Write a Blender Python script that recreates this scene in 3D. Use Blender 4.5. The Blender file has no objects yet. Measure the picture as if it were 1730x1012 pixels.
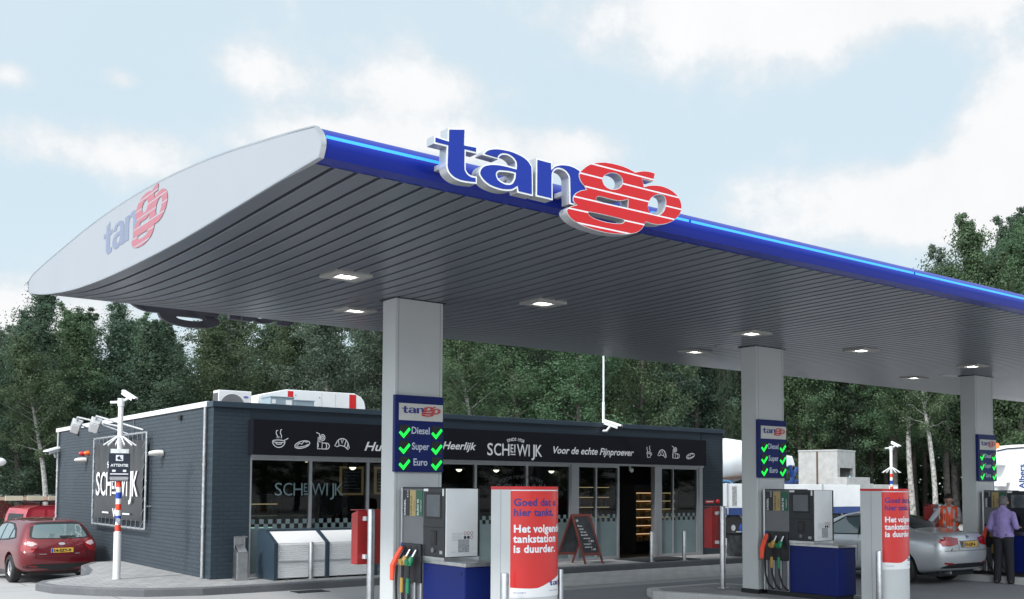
import bpy, bmesh, math, random
import numpy as np
from mathutils import Vector, Matrix
from mathutils.bvhtree import BVHTree

random.seed(7)
rng = np.random.default_rng(11)
S = bpy.context.scene
COL = S.collection
R_ = math.radians

# ------------------------------------------------------------------ camera
cam_data = bpy.data.cameras.new('camera')
cam = bpy.data.objects.new('camera', cam_data)
COL.objects.link(cam)
right = Vector((0.8010, -0.5983, 0.0053)).normalized()
fwd = Vector((0.5973, 0.8003, 0.0530)).normalized()
up = right.cross(fwd).normalized()
right = fwd.cross(up).normalized()
m = Matrix((right, up, -fwd)).transposed().to_4x4()
m.translation = Vector((0, 0, 1.9))
cam.matrix_world = m
cam_data.sensor_width = 36.0
cam_data.lens = 35.567
cam_data.shift_y = 0.1316
cam_data.clip_start = 0.1
cam_data.clip_end = 3000
S.camera = cam

# ------------------------------------------------------------------ world, sun, exposure
SUN_DIR = Vector((-0.72, -0.16, 0.74)).normalized()
W = bpy.data.worlds.new('World')
S.world = W
W.use_nodes = True
nt = W.node_tree
for n in list(nt.nodes):
    nt.nodes.remove(n)


class G:
    """small helper to wire shader nodes"""
    def __init__(s, tree):
        s.t = tree
    def n(s, typ, **kw):
        nd = s.t.nodes.new(typ)
        for k, v in kw.items():
            setattr(nd, k, v)
        return nd
    def link(s, a, b):
        s.t.links.new(a, b)
    def inp(s, sock, v):
        if isinstance(v, bpy.types.NodeSocket):
            s.link(v, sock)
        else:
            sock.default_value = v
    def math(s, op, a, b=0.0, clamp=False):
        nd = s.n('ShaderNodeMath', operation=op, use_clamp=clamp)
        s.inp(nd.inputs[0], a); s.inp(nd.inputs[1], b)
        return nd.outputs[0]
    def mix(s, f, a, b):
        nd = s.n('ShaderNodeMix', data_type='RGBA')
        s.inp(nd.inputs[0], f); s.inp(nd.inputs[6], a); s.inp(nd.inputs[7], b)
        return nd.outputs[2]
    def noise(s, vec, scale, detail=4, rough=0.55):
        nd = s.n('ShaderNodeTexNoise')
        nd.inputs['Scale'].default_value = scale
        nd.inputs['Detail'].default_value = detail
        nd.inputs['Roughness'].default_value = rough
        if vec is not None:
            s.link(vec, nd.inputs['Vector'])
        return nd.outputs['Fac']
    def ramp(s, f, lo, hi):
        nd = s.n('ShaderNodeMapRange')
        s.inp(nd.inputs[0], f)
        nd.inputs[1].default_value = lo; nd.inputs[2].default_value = hi
        nd.interpolation_type = 'SMOOTHSTEP'
        return nd.outputs[0]


g = G(nt)
sky = g.n('ShaderNodeTexSky', sky_type='NISHITA')
sky.sun_disc = False
sky.sun_elevation = math.asin(SUN_DIR.z)
sky.sun_rotation = math.atan2(SUN_DIR.x, SUN_DIR.y)
sky.air_density = 1.0; sky.dust_density = 2.5; sky.ozone_density = 2.0
tc = g.n('ShaderNodeTexCoord')
sep = g.n('ShaderNodeSeparateXYZ')
g.link(tc.outputs['Generated'], sep.inputs[0])
dx, dy, dz = sep.outputs
az = g.math('ARCTAN2', dy, dx)
el = g.math('ARCSINE', dz)
dzc = g.math('ADD', g.math('MAXIMUM', dz, 0.0), 0.16)
cv = g.n('ShaderNodeCombineXYZ')
g.link(g.math('DIVIDE', dx, dzc), cv.inputs[0]); g.link(g.math('DIVIDE', dy, dzc), cv.inputs[1])
n1 = g.noise(cv.outputs[0], 1.7, 7, 0.56)
n2 = g.noise(tc.outputs['Generated'], 9.0, 9, 0.66)
bias = None
# cloud banks: azimuth, elevation, half widths (radians), weight
for a, e, sa, se, w in [(0.649, 0.440, 0.232, 0.045, 1.2), (0.459, 0.346, 0.052, 0.040, 1.0), (0.571, 0.262, 0.141, 0.042, 1.1),
                        (0.471, 0.264, 0.075, 0.055, .9), (0.875, 0.325, 0.075, 0.026, 1.1), (1.030, 0.376, 0.095, 0.026, 1.0),
                        (1.186, 0.385, 0.045, 0.024, .8), (1.323, 0.300, 0.105, 0.026, 1.0), (1.403, 0.352, 0.022, 0.012, .9),
                        (1.307, 0.365, 0.022, 0.012, .9), (1.383, 0.145, 0.12, 0.050, 1.1), (1.076, 0.335, 0.115, 0.018, 1.0),
                        (0.50, 0.46, 0.14, 0.03, 1.0)]:
    qa = g.math('DIVIDE', g.math('SUBTRACT', az, a), sa)
    qe = g.math('DIVIDE', g.math('SUBTRACT', el, e), se)
    r2 = g.math('ADD', g.math('MULTIPLY', qa, qa), g.math('MULTIPLY', qe, qe))
    gs = g.math('MULTIPLY', g.math('EXPONENT', g.math('MULTIPLY', r2, -0.8)), w)
    bias = gs if bias is None else g.math('ADD', bias, gs)
# away from the view the clouds are whatever the noise gives
gen = g.ramp(g.noise(cv.outputs[0], 0.9, 3, 0.5), 0.50, 0.62)
cover = g.math('MAXIMUM', g.math('MULTIPLY', bias, 0.62), g.math('MULTIPLY', gen, g.ramp(el, 0.60, 0.9)))
cl = g.math('ADD', cover, g.math('MULTIPLY', g.math('SUBTRACT', n1, 0.5), 0.95))
cl = g.math('ADD', cl, g.math('MULTIPLY', g.math('SUBTRACT', n2, 0.5), 1.25))
cl = g.math('MAXIMUM', g.ramp(cl, 0.15, 0.68), g.ramp(el, 0.10, -0.02))
lum = g.math('ADD', 5.55, g.math('ADD', g.math('MULTIPLY', n2, .9), g.math('MULTIPLY', g.ramp(cl, .35, .95), .55)))
cc = g.n('ShaderNodeCombineXYZ')
g.link(lum, cc.inputs[0]); g.link(g.math('MULTIPLY', lum, 1.005), cc.inputs[1]); g.link(g.math('MULTIPLY', lum, 1.015), cc.inputs[2])
hazy = g.mix(0.85, sky.outputs[0], (4.85, 5.95, 6.55, 1))
veil = g.mix(g.math('MULTIPLY', n1, 0.16), hazy, (6.5, 6.6, 6.7, 1))
skyc = g.mix(cl, veil, cc.outputs[0])
GL = Vector((-0.76, -0.54, 0.40)).normalized()  # bright glow added to the unseen sky behind the camera, lights the near faces
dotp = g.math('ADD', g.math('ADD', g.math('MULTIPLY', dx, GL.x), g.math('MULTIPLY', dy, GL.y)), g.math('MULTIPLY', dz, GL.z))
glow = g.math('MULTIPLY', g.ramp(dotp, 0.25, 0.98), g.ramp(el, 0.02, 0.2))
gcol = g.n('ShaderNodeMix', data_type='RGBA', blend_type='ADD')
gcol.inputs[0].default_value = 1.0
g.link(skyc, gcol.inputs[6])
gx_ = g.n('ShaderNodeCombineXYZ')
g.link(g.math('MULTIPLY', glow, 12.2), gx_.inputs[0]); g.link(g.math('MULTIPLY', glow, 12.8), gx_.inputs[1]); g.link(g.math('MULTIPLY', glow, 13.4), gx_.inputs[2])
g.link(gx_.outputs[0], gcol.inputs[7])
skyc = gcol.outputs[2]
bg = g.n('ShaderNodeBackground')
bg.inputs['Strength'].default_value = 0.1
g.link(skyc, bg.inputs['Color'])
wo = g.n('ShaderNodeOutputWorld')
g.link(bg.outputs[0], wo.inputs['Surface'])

sun_d = bpy.data.lights.new('sun', 'SUN')
sun_d.energy = 2.0
sun_d.angle = R_(8)
sun_d.color = (1.0, 0.98, 0.95)
sun = bpy.data.objects.new('sun', sun_d)
sun.rotation_euler = SUN_DIR.to_track_quat('Z', 'Y').to_euler()
COL.objects.link(sun)

S.view_settings.view_transform = 'Standard'
S.view_settings.look = 'None'
S.view_settings.exposure = 0.55
S.view_settings.gamma = 1.0
S.cycles.use_denoising = True
S.cycles.max_bounces = 7
S.cycles.transparent_max_bounces = 12
S.cycles.sample_clamp_indirect = 4.0
S.cycles.caustics_reflective = False
S.cycles.caustics_refractive = False

# ------------------------------------------------------------------ materials
MATS = {}


def mat(name, col, rough=0.5, metal=0.0, var=0.08, vs=3.0, bump=0.0, bs=40.0, coat=0.0, emit=0.0, spec=0.5, dirt=0.0, ecol=None):
    if name in MATS:
        return MATS[name]
    mt = bpy.data.materials.new(name)
    mt.use_nodes = True
    t = mt.node_tree
    b = t.nodes['Principled BSDF']
    q = G(t)
    co = q.n('ShaderNodeTexCoord').outputs['Object']
    c = (*col, 1)
    if var > 0:
        f = q.noise(co, vs, 6, 0.6)
        lo = tuple(max(0, x * (1 - var * 1.6)) for x in col) + (1,)
        hi = tuple(min(1, x * (1 + var * 1.3)) for x in col) + (1,)
        c = q.mix(q.ramp(f, 0.25, 0.75), lo, hi)
        q.link(q.math('ADD', rough - 0.06, q.math('MULTIPLY', f, 0.12)), b.inputs['Roughness'])
    else:
        b.inputs['Roughness'].default_value = rough
    if dirt > 0:
        f2 = q.ramp(q.noise(co, vs * 0.35, 8, 0.7), 0.5, 0.75)
        c = q.mix(q.math('MULTIPLY', f2, dirt), c, (0.09, 0.085, 0.08, 1))
    q.inp(b.inputs['Base Color'], c)
    b.inputs['Metallic'].default_value = metal
    b.inputs['Specular IOR Level'].default_value = spec
    b.inputs['Coat Weight'].default_value = coat
    b.inputs['Coat Roughness'].default_value = 0.06
    if emit:
        b.inputs['Emission Color'].default_value = (*(ecol or col), 1)
        b.inputs['Emission Strength'].default_value = emit
    if bump > 0:
        bn = q.n('ShaderNodeBump')
        bn.inputs['Strength'].default_value = bump
        bn.inputs['Distance'].default_value = 0.01
        q.link(q.noise(co, bs, 5, 0.6), bn.inputs['Height'])
        q.link(bn.outputs[0], b.inputs['Normal'])
    MATS[name] = mt
    return mt


def glass(name, tint=(0.8, 0.88, 0.88), base=0.07, boost=1.0):
    mt = bpy.data.materials.new(name)
    mt.use_nodes = True
    t = mt.node_tree
    t.nodes.clear()
    q = G(t)
    tr = q.n('ShaderNodeBsdfTransparent'); tr.inputs[0].default_value = (*tint, 1)
    gl = q.n('ShaderNodeBsdfGlossy'); gl.inputs['Roughness'].default_value = 0.015
    fr = q.n('ShaderNodeFresnel'); fr.inputs[0].default_value = 1.5
    mx = q.n('ShaderNodeMixShader')
    q.link(q.math('ADD', q.math('MULTIPLY', fr.outputs[0], boost), base, True), mx.inputs[0])
    q.link(tr.outputs[0], mx.inputs[1]); q.link(gl.outputs[0], mx.inputs[2])
    o = q.n('ShaderNodeOutputMaterial')
    q.link(mx.outputs[0], o.inputs[0])
    return mt


def brick(name, axis, c1, c2, mortar):
    mt = bpy.data.materials.new(name)
    mt.use_nodes = True
    t = mt.node_tree
    b = t.nodes['Principled BSDF']
    q = G(t)
    co = q.n('ShaderNodeTexCoord').outputs['Object']
    sp = q.n('ShaderNodeSeparateXYZ'); q.link(co, sp.inputs[0])
    cb = q.n('ShaderNodeCombineXYZ')
    q.link(sp.outputs[axis], cb.inputs[0]); q.link(sp.outputs[2], cb.inputs[1])
    br = q.n('ShaderNodeTexBrick')
    q.link(cb.outputs[0], br.inputs['Vector'])
    br.inputs['Color1'].default_value = (*c1, 1); br.inputs['Color2'].default_value = (*c2, 1)
    br.inputs['Mortar'].default_value = (*mortar, 1)
    br.inputs['Scale'].default_value = 1.0
    br.inputs['Brick Width'].default_value = 0.23; br.inputs['Row Height'].default_value = 0.08
    br.inputs['Mortar Size'].default_value = 0.010; br.inputs['Mortar Smooth'].default_value = 0.3
    br.inputs['Bias'].default_value = 0.0
    f = q.noise(co, 0.7, 7, 0.65)
    c = q.mix(q.math('MULTIPLY', q.ramp(f, 0.45, 0.8), 0.35), br.outputs[0], (c1[0] * 1.5, c1[1] * 1.5, c1[2] * 1.5, 1))
    q.link(c, b.inputs['Base Color'])
    b.inputs['Roughness'].default_value = 0.62
    bn = q.n('ShaderNodeBump'); bn.inputs['Strength'].default_value = 0.7; bn.inputs['Distance'].default_value = 0.012
    q.link(q.math('ADD', q.math('SUBTRACT', 1.0, br.outputs['Fac']), q.math('MULTIPLY', q.noise(co, 60, 3), 0.25)), bn.inputs['Height'])
    q.link(bn.outputs[0], b.inputs['Normal'])
    return mt


def stripes(name, base, line, heights, tol):
    """red face with thin white stripes at fixed heights of its own object space"""
    mt = bpy.data.materials.new(name)
    mt.use_nodes = True
    t = mt.node_tree
    b = t.nodes['Principled BSDF']
    q = G(t)
    sp = q.n('ShaderNodeSeparateXYZ'); q.link(q.n('ShaderNodeTexCoord').outputs['Object'], sp.inputs[0])
    acc = None
    for h in heights:
        k = q.math('LESS_THAN', q.math('ABSOLUTE', q.math('SUBTRACT', sp.outputs[2], h)), tol)
        acc = k if acc is None else q.math('MAXIMUM', acc, k)
    q.link(q.mix(acc, (*base, 1), (*line, 1)), b.inputs['Base Color'])
    b.inputs['Roughness'].default_value = 0.35
    return mt


white_paint = mat('white_paint', (0.80, 0.81, 0.81), 0.4, var=0.04, vs=1.5, dirt=0.10)
white_plain = mat('white_plain', (0.86, 0.86, 0.86), 0.5, var=0.0)
grey_panel = mat('grey_panel', (0.58, 0.60, 0.60), 0.42, var=0.03, vs=1.2, dirt=0.08)
alu = mat('aluminium', (0.62, 0.63, 0.65), 0.34, 0.9, 0.05, 3)
steel = mat('brushed_steel', (0.55, 0.55, 0.56), 0.33, 1.0, 0.10, 9, dirt=0.25)
galv = mat('galvanised', (0.50, 0.51, 0.52), 0.5, 0.75, 0.15, 14, dirt=0.2)
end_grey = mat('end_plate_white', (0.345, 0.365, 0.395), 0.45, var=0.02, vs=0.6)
navy = mat('navy_paint', (0.007, 0.017, 0.130), 0.40, var=0.06, vs=1.5, coat=0.0, spec=.22)
fascia_blue = mat('fascia_blue', (0.005, 0.020, 0.28), 0.34, var=0.03, vs=0.8, coat=0.0, spec=.30)
sign_blue = mat('sign_blue', (0.013, 0.036, 0.31), 0.4, var=0.02, spec=.3)
text_blue = mat('text_blue', (0.030, 0.035, 0.22), 0.45, var=0)
red_paint = mat('red_paint', (0.42, 0.022, 0.022), 0.4, var=0.10, vs=4, dirt=0.25)
poster_red = mat('poster_red', (0.68, 0.024, 0.022), 0.3, var=0.03, vs=1.2, coat=0.4)
rim_red = mat('rim_red', (0.60, 0.018, 0.020), 0.35, var=0.02)
black_plastic = mat('black_plastic', (0.018, 0.020, 0.024), 0.42, var=0.15, vs=8)
dark_trim = mat('dark_trim', (0.012, 0.013, 0.015), 0.55, var=0.1)
rubber = mat('rubber', (0.016, 0.016, 0.017), 0.75, var=0.15, vs=12)
mid_grey = mat('mid_grey', (0.16, 0.165, 0.175), 0.45, var=0.04, vs=5)
slate_blue = mat('slate_blue_metal', (0.034, 0.056, 0.080), 0.4, var=0.04, vs=1.2)
sign_black = mat('sign_black', (0.009, 0.010, 0.016), 0.6, var=0.05, spec=.22)
gold = mat('gold_label', (0.42, 0.31, 0.13), 0.45, var=0.03)
green_lab = mat('green_label', (0.015, 0.115, 0.062), 0.45, var=0.03)
gold_pl = mat('gold_plastic', (0.45, 0.27, 0.06), 0.4, var=0.05)
green_pl = mat('green_plastic', (0.01, 0.20, 0.09), 0.4, var=0.05)
orange_pl = mat('orange_plastic', (0.95, 0.10, 0.045), 0.45, var=0.05)
led_green = mat('led_green', (0.02, 0.9, 0.10), 0.5, var=0, emit=0.62, ecol=(0.0, 1.0, 0.07))
led_blue = mat('led_blue', (0.05, 0.3, 1.0), 0.5, var=0, emit=1.0, ecol=(0.018, 0.22, 0.85))
lamp_on = mat('lamp_on', (1, 1, 0.96), 0.5, var=0, emit=9.0, ecol=(1, 0.99, 0.94))
warm_on = mat('warm_lamp', (1, 0.8, 0.5), 0.5, var=0, emit=3.2, ecol=(1, 0.82, 0.55))
warm_dim = mat('warm_shelf_light', (1, 0.7, 0.4), 0.5, var=0, emit=.55, ecol=(1, 0.66, 0.34))
cool_on = mat('cool_shelf_light', (0.6, 1, 0.95), 0.5, var=0, emit=.7, ecol=(0.55, 1, 0.93))
concrete = mat('concrete', (0.40, 0.40, 0.392), 0.88, var=0.09, vs=4, bump=0.4, bs=30, dirt=0.07)
wood_red = mat('red_stained_wood', (0.13, 0.030, 0.022), 0.5, var=0.15, vs=9)
wood_light = mat('light_wood', (0.40, 0.26, 0.13), 0.5, var=0.15, vs=9)
chalk_board = mat('chalk_board', (0.022, 0.026, 0.032), 0.75, var=0.3, vs=5)
letter_white = mat('letter_white', (0.84, 0.85, 0.88), 0.5, var=0)
dim_white = mat('chalk_white', (0.55, 0.56, 0.58), 0.8, var=0)
frost = mat('frosted_film', (0.20, 0.265, 0.275), 0.6, var=0.08, vs=1.5)
frost_lett = mat('frosted_lettering', (0.16, 0.24, 0.26), 0.6, var=0)
checker_dark = mat('checker_dark', (0.010, 0.012, 0.015), 0.4, var=0)
plate_yellow = mat('plate_yellow', (0.70, 0.42, 0.06), 0.45, var=0)
plate_blue = mat('plate_blue', (0.03, 0.08, 0.5), 0.45, var=0)
tail_red = mat('tail_lamp_red', (0.30, 0.006, 0.010), 0.12, var=0.15, vs=14, coat=0.8)
tail_clear = mat('tail_lamp_clear', (0.62, 0.45, 0.44), 0.15, var=0.2, vs=18, coat=0.8)
car_glass = mat('car_glass_dark', (0.008, 0.011, 0.012), 0.05, var=0, spec=0.35, coat=0.0)
orange_tape = mat('red_orange_tape', (0.85, 0.07, 0.03), 0.5, var=0.03)
blue_tape = mat('blue_tape', (0.02, 0.07, 0.42), 0.5, var=0.03)
amber = mat('amber_lens', (0.90, 0.16, 0.02), 0.2, var=0.05)
white_truck = mat('white_truck', (0.82, 0.83, 0.84), 0.35, var=0.04, vs=0.8, dirt=0.12)
truck_blue = mat('truck_blue', (0.012, 0.045, 0.19), 0.4, var=0.06)
shop_glass = glass('shop_glass', (0.36, 0.46, 0.48), 0.004, .6)
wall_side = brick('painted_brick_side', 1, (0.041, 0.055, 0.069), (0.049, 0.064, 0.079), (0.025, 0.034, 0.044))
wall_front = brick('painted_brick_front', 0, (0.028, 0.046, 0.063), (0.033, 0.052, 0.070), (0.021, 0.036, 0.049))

# ------------------------------------------------------------------ mesh helpers
WL = {}


def base_loc(o):
    return WL.get(o.name, Vector((0, 0, 0))) if o is not None else Vector((0, 0, 0))


def thing(name, loc, label, cat, group=None, kind=None):
    o = bpy.data.objects.new(name, None)
    COL.objects.link(o)
    o.location = loc
    o.empty_display_size = 0.2
    WL[o.name] = Vector(loc)
    tag(o, label, cat, group, kind)
    return o


def tag(o, label=None, cat=None, group=None, kind=None):
    if label: o['label'] = label
    if cat: o['category'] = cat
    if group: o['group'] = group
    if kind: o['kind'] = kind
    return o


def link_mesh(name, me, mt, parent=None, smooth=False, bevel=0.0, seg=2, angle=0.7):
    o = bpy.data.objects.new(name, me)
    COL.objects.link(o)
    if mt is not None:
        me.materials.append(mt)
    if parent is not None:
        o.parent = parent
        w = base_loc(parent)
        WL[o.name] = w
        if w.length > 0:
            me.transform(Matrix.Translation(-w))
    if smooth:
        me.shade_smooth()
        me.set_sharp_from_angle(angle=angle)
    if bevel > 0:
        b = o.modifiers.new('bevel', 'BEVEL')
        b.width = bevel; b.segments = seg; b.limit_method = 'ANGLE'; b.angle_limit = R_(40)
    return o


class MB:
    def __init__(s):
        s.v = []; s.f = []
    def add(s, vs, fs):
        k = len(s.v)
        s.v += [tuple(p) for p in vs]
        s.f += [tuple(i + k for i in f) for f in fs]
        return s
    def box(s, x0, x1, y0, y1, z0, z1, M=None):
        vs = [Vector((x, y, z)) for z in (z0, z1) for y in (y0, y1) for x in (x0, x1)]
        if M is not None:
            vs = [M @ p for p in vs]
        return s.add(vs, [(0, 2, 3, 1), (4, 5, 7, 6), (0, 1, 5, 4), (2, 6, 7, 3), (0, 4, 6, 2), (1, 3, 7, 5)])
    def cone(s, p0, p1, r0, r1=None, n=16, cap=True):
        p0 = Vector(p0); p1 = Vector(p1)
        r1 = r0 if r1 is None else r1
        d = (p1 - p0).normalized()
        a = d.orthogonal().normalized(); b = d.cross(a)
        vs = []
        for p, r in ((p0, r0), (p1, r1)):
            for i in range(n):
                t = 2 * math.pi * i / n
                vs.append(p + (a * math.cos(t) + b * math.sin(t)) * r)
        fs = [(i, (i + 1) % n, n + (i + 1) % n, n + i) for i in range(n)]
        if cap:
            fs += [tuple(range(n - 1, -1, -1)), tuple(range(n, 2 * n))]
        return s.add(vs, fs)
    def tube(s, pts, r, n=8):
        pts = [Vector(p) for p in pts]
        rings = []
        a = None
        for i, p in enumerate(pts):
            d = (pts[min(i + 1, len(pts) - 1)] - pts[max(i - 1, 0)]).normalized()
            a = d.orthogonal().normalized() if a is None else (a - d * a.dot(d)).normalized()
            b = d.cross(a)
            rr = r[i] if isinstance(r, (list, tuple)) else r
            rings.append([p + (a * math.cos(2 * math.pi * k / n) + b * math.sin(2 * math.pi * k / n)) * rr for k in range(n)])
        vs = [v for q in rings for v in q]
        fs = []
        for i in range(len(rings) - 1):
            for k in range(n):
                fs.append((i * n + k, i * n + (k + 1) % n, (i + 1) * n + (k + 1) % n, (i + 1) * n + k))
        L = len(rings) - 1
        fs += [tuple(range(n - 1, -1, -1)), tuple(L * n + k for k in range(n))]
        return s.add(vs, fs)
    def lathe(s, prof, M=None, n=24):
        """prof: (r, z) list, round local z"""
        vs = []
        for r, z in prof:
            for k in range(n):
                t = 2 * math.pi * k / n
                p = Vector((r * math.cos(t), r * math.sin(t), z))
                vs.append(M @ p if M is not None else p)
        fs = []
        for i in range(len(prof) - 1):
            for k in range(n):
                fs.append((i * n + k, i * n + (k + 1) % n, (i + 1) * n + (k + 1) % n, (i + 1) * n + k))
        fs += [tuple(range(n - 1, -1, -1)), tuple((len(prof) - 1) * n + k for k in range(n))]
        return s.add(vs, fs)
    def prism(s, poly, fn, w0, w1):
        """poly of (u, v); fn(u, v, w) -> point; extruded from w0 to w1"""
        n = len(poly)
        vs = [fn(u, v, w0) for u, v in poly] + [fn(u, v, w1) for u, v in poly]
        fs = [tuple(range(n - 1, -1, -1)), tuple(range(n, 2 * n))]
        fs += [(i, (i + 1) % n, n + (i + 1) % n, n + i) for i in range(n)]
        return s.add(vs, fs)
    def ball(s, c, r, n=12, m=8, sc=(1, 1, 1), M=None):
        c = Vector(c)
        vs = []
        for i in range(m + 1):
            ph = math.pi * i / m
            for k in range(n):
                t = 2 * math.pi * k / n
                p = Vector((r * math.sin(ph) * math.cos(t) * sc[0], r * math.sin(ph) * math.sin(t) * sc[1], r * math.cos(ph) * sc[2]))
                if M is not None: p = M @ p
                vs.append(c + p)
        fs = []
        for i in range(m):
            for k in range(n):
                fs.append((i * n + k, (i + 1) * n + k, (i + 1) * n + (k + 1) % n, i * n + (k + 1) % n))
        return s.add(vs, fs)
    def mesh(s, name='m', fix=True):
        me = bpy.data.meshes.new(name)
        me.from_pydata(s.v, [], s.f)
        if fix:
            bm = bmesh.new(); bm.from_mesh(me)
            bmesh.ops.remove_doubles(bm, verts=bm.verts, dist=1e-6)
            bmesh.ops.recalc_face_normals(bm, faces=bm.faces)
            bm.to_mesh(me); bm.free()
        me.update()
        return me
    def build(s, name, mt, parent=None, smooth=False, bevel=0.0, seg=2, angle=0.7):
        return link_mesh(name, s.mesh(name), mt, parent, smooth, bevel, seg, angle)


def rotz(a, c=(0, 0, 0)):
    c = Vector(c)
    return Matrix.Translation(c) @ Matrix.Rotation(a, 4, 'Z') @ Matrix.Translation(-c)


def bx(name, mt, parent, *a, bevel=0.0, **k):
    return MB().box(*a).build(name, mt, parent, bevel=bevel, **k)


def fixed_mesh(cu):
    o = bpy.data.objects.new('tmp', cu)
    COL.objects.link(o)
    dg = bpy.context.evaluated_depsgraph_get()
    me = bpy.data.meshes.new_from_object(o.evaluated_get(dg))
    bpy.data.objects.remove(o)
    return me


_TX = {}


def text_geo(body, size, bold=0.0, shear=0.0, space=1.0, sx=1.0, align='LEFT'):
    key = (body, size, bold, shear, space, sx, align)
    if key not in _TX:
        cu = bpy.data.curves.new('txt', 'FONT')
        cu.body = body; cu.size = size; cu.offset = bold; cu.shear = shear
        cu.space_character = space; cu.align_x = align; cu.resolution_u = 3
        me = fixed_mesh(cu)
        vs = [(v.co.x * sx, v.co.y) for v in me.vertices]
        fs = [tuple(p.vertices) for p in me.polygons]
        bpy.data.meshes.remove(me); bpy.data.curves.remove(cu)
        _TX[key] = (vs, fs)
    return _TX[key]


def flat(geo, o, u, v):
    o = Vector(o); u = Vector(u); v = Vector(v)
    return [o + u * x + v * y for x, y in geo[0]], geo[1]


def lettering(name, items, mt, parent, fn=None):
    """items: (text_geo, origin, u, v) laid flat on a surface"""
    b = MB()
    for geo, o, u, v in items:
        b.add(*flat(geo, o, u, v))
    me = bpy.data.meshes.new(name)
    me.from_pydata(b.v, [], b.f); me.update()
    return link_mesh(name, me, mt, parent)


def smooth_loop(flat_list, k=4):
    pts = [(flat_list[i] / 1000, flat_list[i + 1] / 1000, flat_list[i + 2]) for i in range(0, len(flat_list), 3)]
    n = len(pts); out = []
    for i in range(n):
        p1, p2 = pts[i], pts[(i + 1) % n]
        p0 = pts[i - 1] if not p1[2] else p1
        p3 = pts[(i + 2) % n] if not p2[2] else p2
        if p1[2] and p2[2]:
            out.append((p1[0], p1[1])); continue
        for j in range(k):
            t = j / k
            q = []
            for d in (0, 1):
                a, b_, c, e = p0[d], p1[d], p2[d], p3[d]
                q.append(0.5 * ((2 * b_) + (-a + c) * t + (2 * a - 5 * b_ + 4 * c - e) * t * t + (-a + 3 * b_ - 3 * c + e) * t ** 3))
            out.append(tuple(q))
    return out


def inset_loop(lp, d, hole):
    n = len(lp)
    area = sum(lp[i][0] * lp[(i + 1) % n][1] - lp[(i + 1) % n][0] * lp[i][1] for i in range(n))
    sg = 1 if area > 0 else -1
    if hole: sg = -sg
    out = []
    for i in range(n):
        a = Vector(lp[i - 1]); p = Vector(lp[i]); c = Vector(lp[(i + 1) % n])
        e1 = p - a; e2 = c - p
        if e1.length < 1e-6 or e2.length < 1e-6:
            out.append(tuple(p)); continue
        n1_ = Vector((-e1.y, e1.x)).normalized(); n2_ = Vector((-e2.y, e2.x)).normalized()
        nn = n1_ + n2_
        nn = nn / max(0.35, nn.dot(n1_)) if nn.length > 1e-3 else n1_
        out.append(tuple(p + nn * d * sg))
    return out


def fill_loops(loops, ext):
    """filled outline with holes; ext > 0 gives thickness"""
    cu = bpy.data.curves.new('ol', 'CURVE')
    cu.dimensions = '2D'; cu.fill_mode = 'BOTH'; cu.extrude = ext
    for lp in loops:
        sp = cu.splines.new('POLY')
        sp.points.add(len(lp) - 1)
        for i, (x, y) in enumerate(lp):
            sp.points[i].co = (x, y, 0, 1)
        sp.use_cyclic_u = True
    me = fixed_mesh(cu)
    vs = [tuple(v.co) for v in me.vertices]; fs = [tuple(p.vertices) for p in me.polygons]
    bpy.data.meshes.remove(me); bpy.data.curves.remove(cu)
    return vs, fs


def mesh_obj(name, vs, fs, mt, parent, smooth=False, fix=False):
    b = MB(); b.add(vs, fs)
    return link_mesh(name, b.mesh(name, fix), mt, parent, smooth)


def clone(root, loc, label=None, group=None, rot=None):
    """copy a thing with its parts and sub-parts (mesh data shared)"""
    r = root.copy(); COL.objects.link(r)
    r.location = loc
    if rot is not None: r.rotation_euler = (0, 0, rot)
    if label: r['label'] = label
    if group: r['group'] = group
    for c in list(root.children):
        d = c.copy(); COL.objects.link(d); d.parent = r
        for e in list(c.children):
            h = e.copy(); COL.objects.link(h); h.parent = d
    return r


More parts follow.
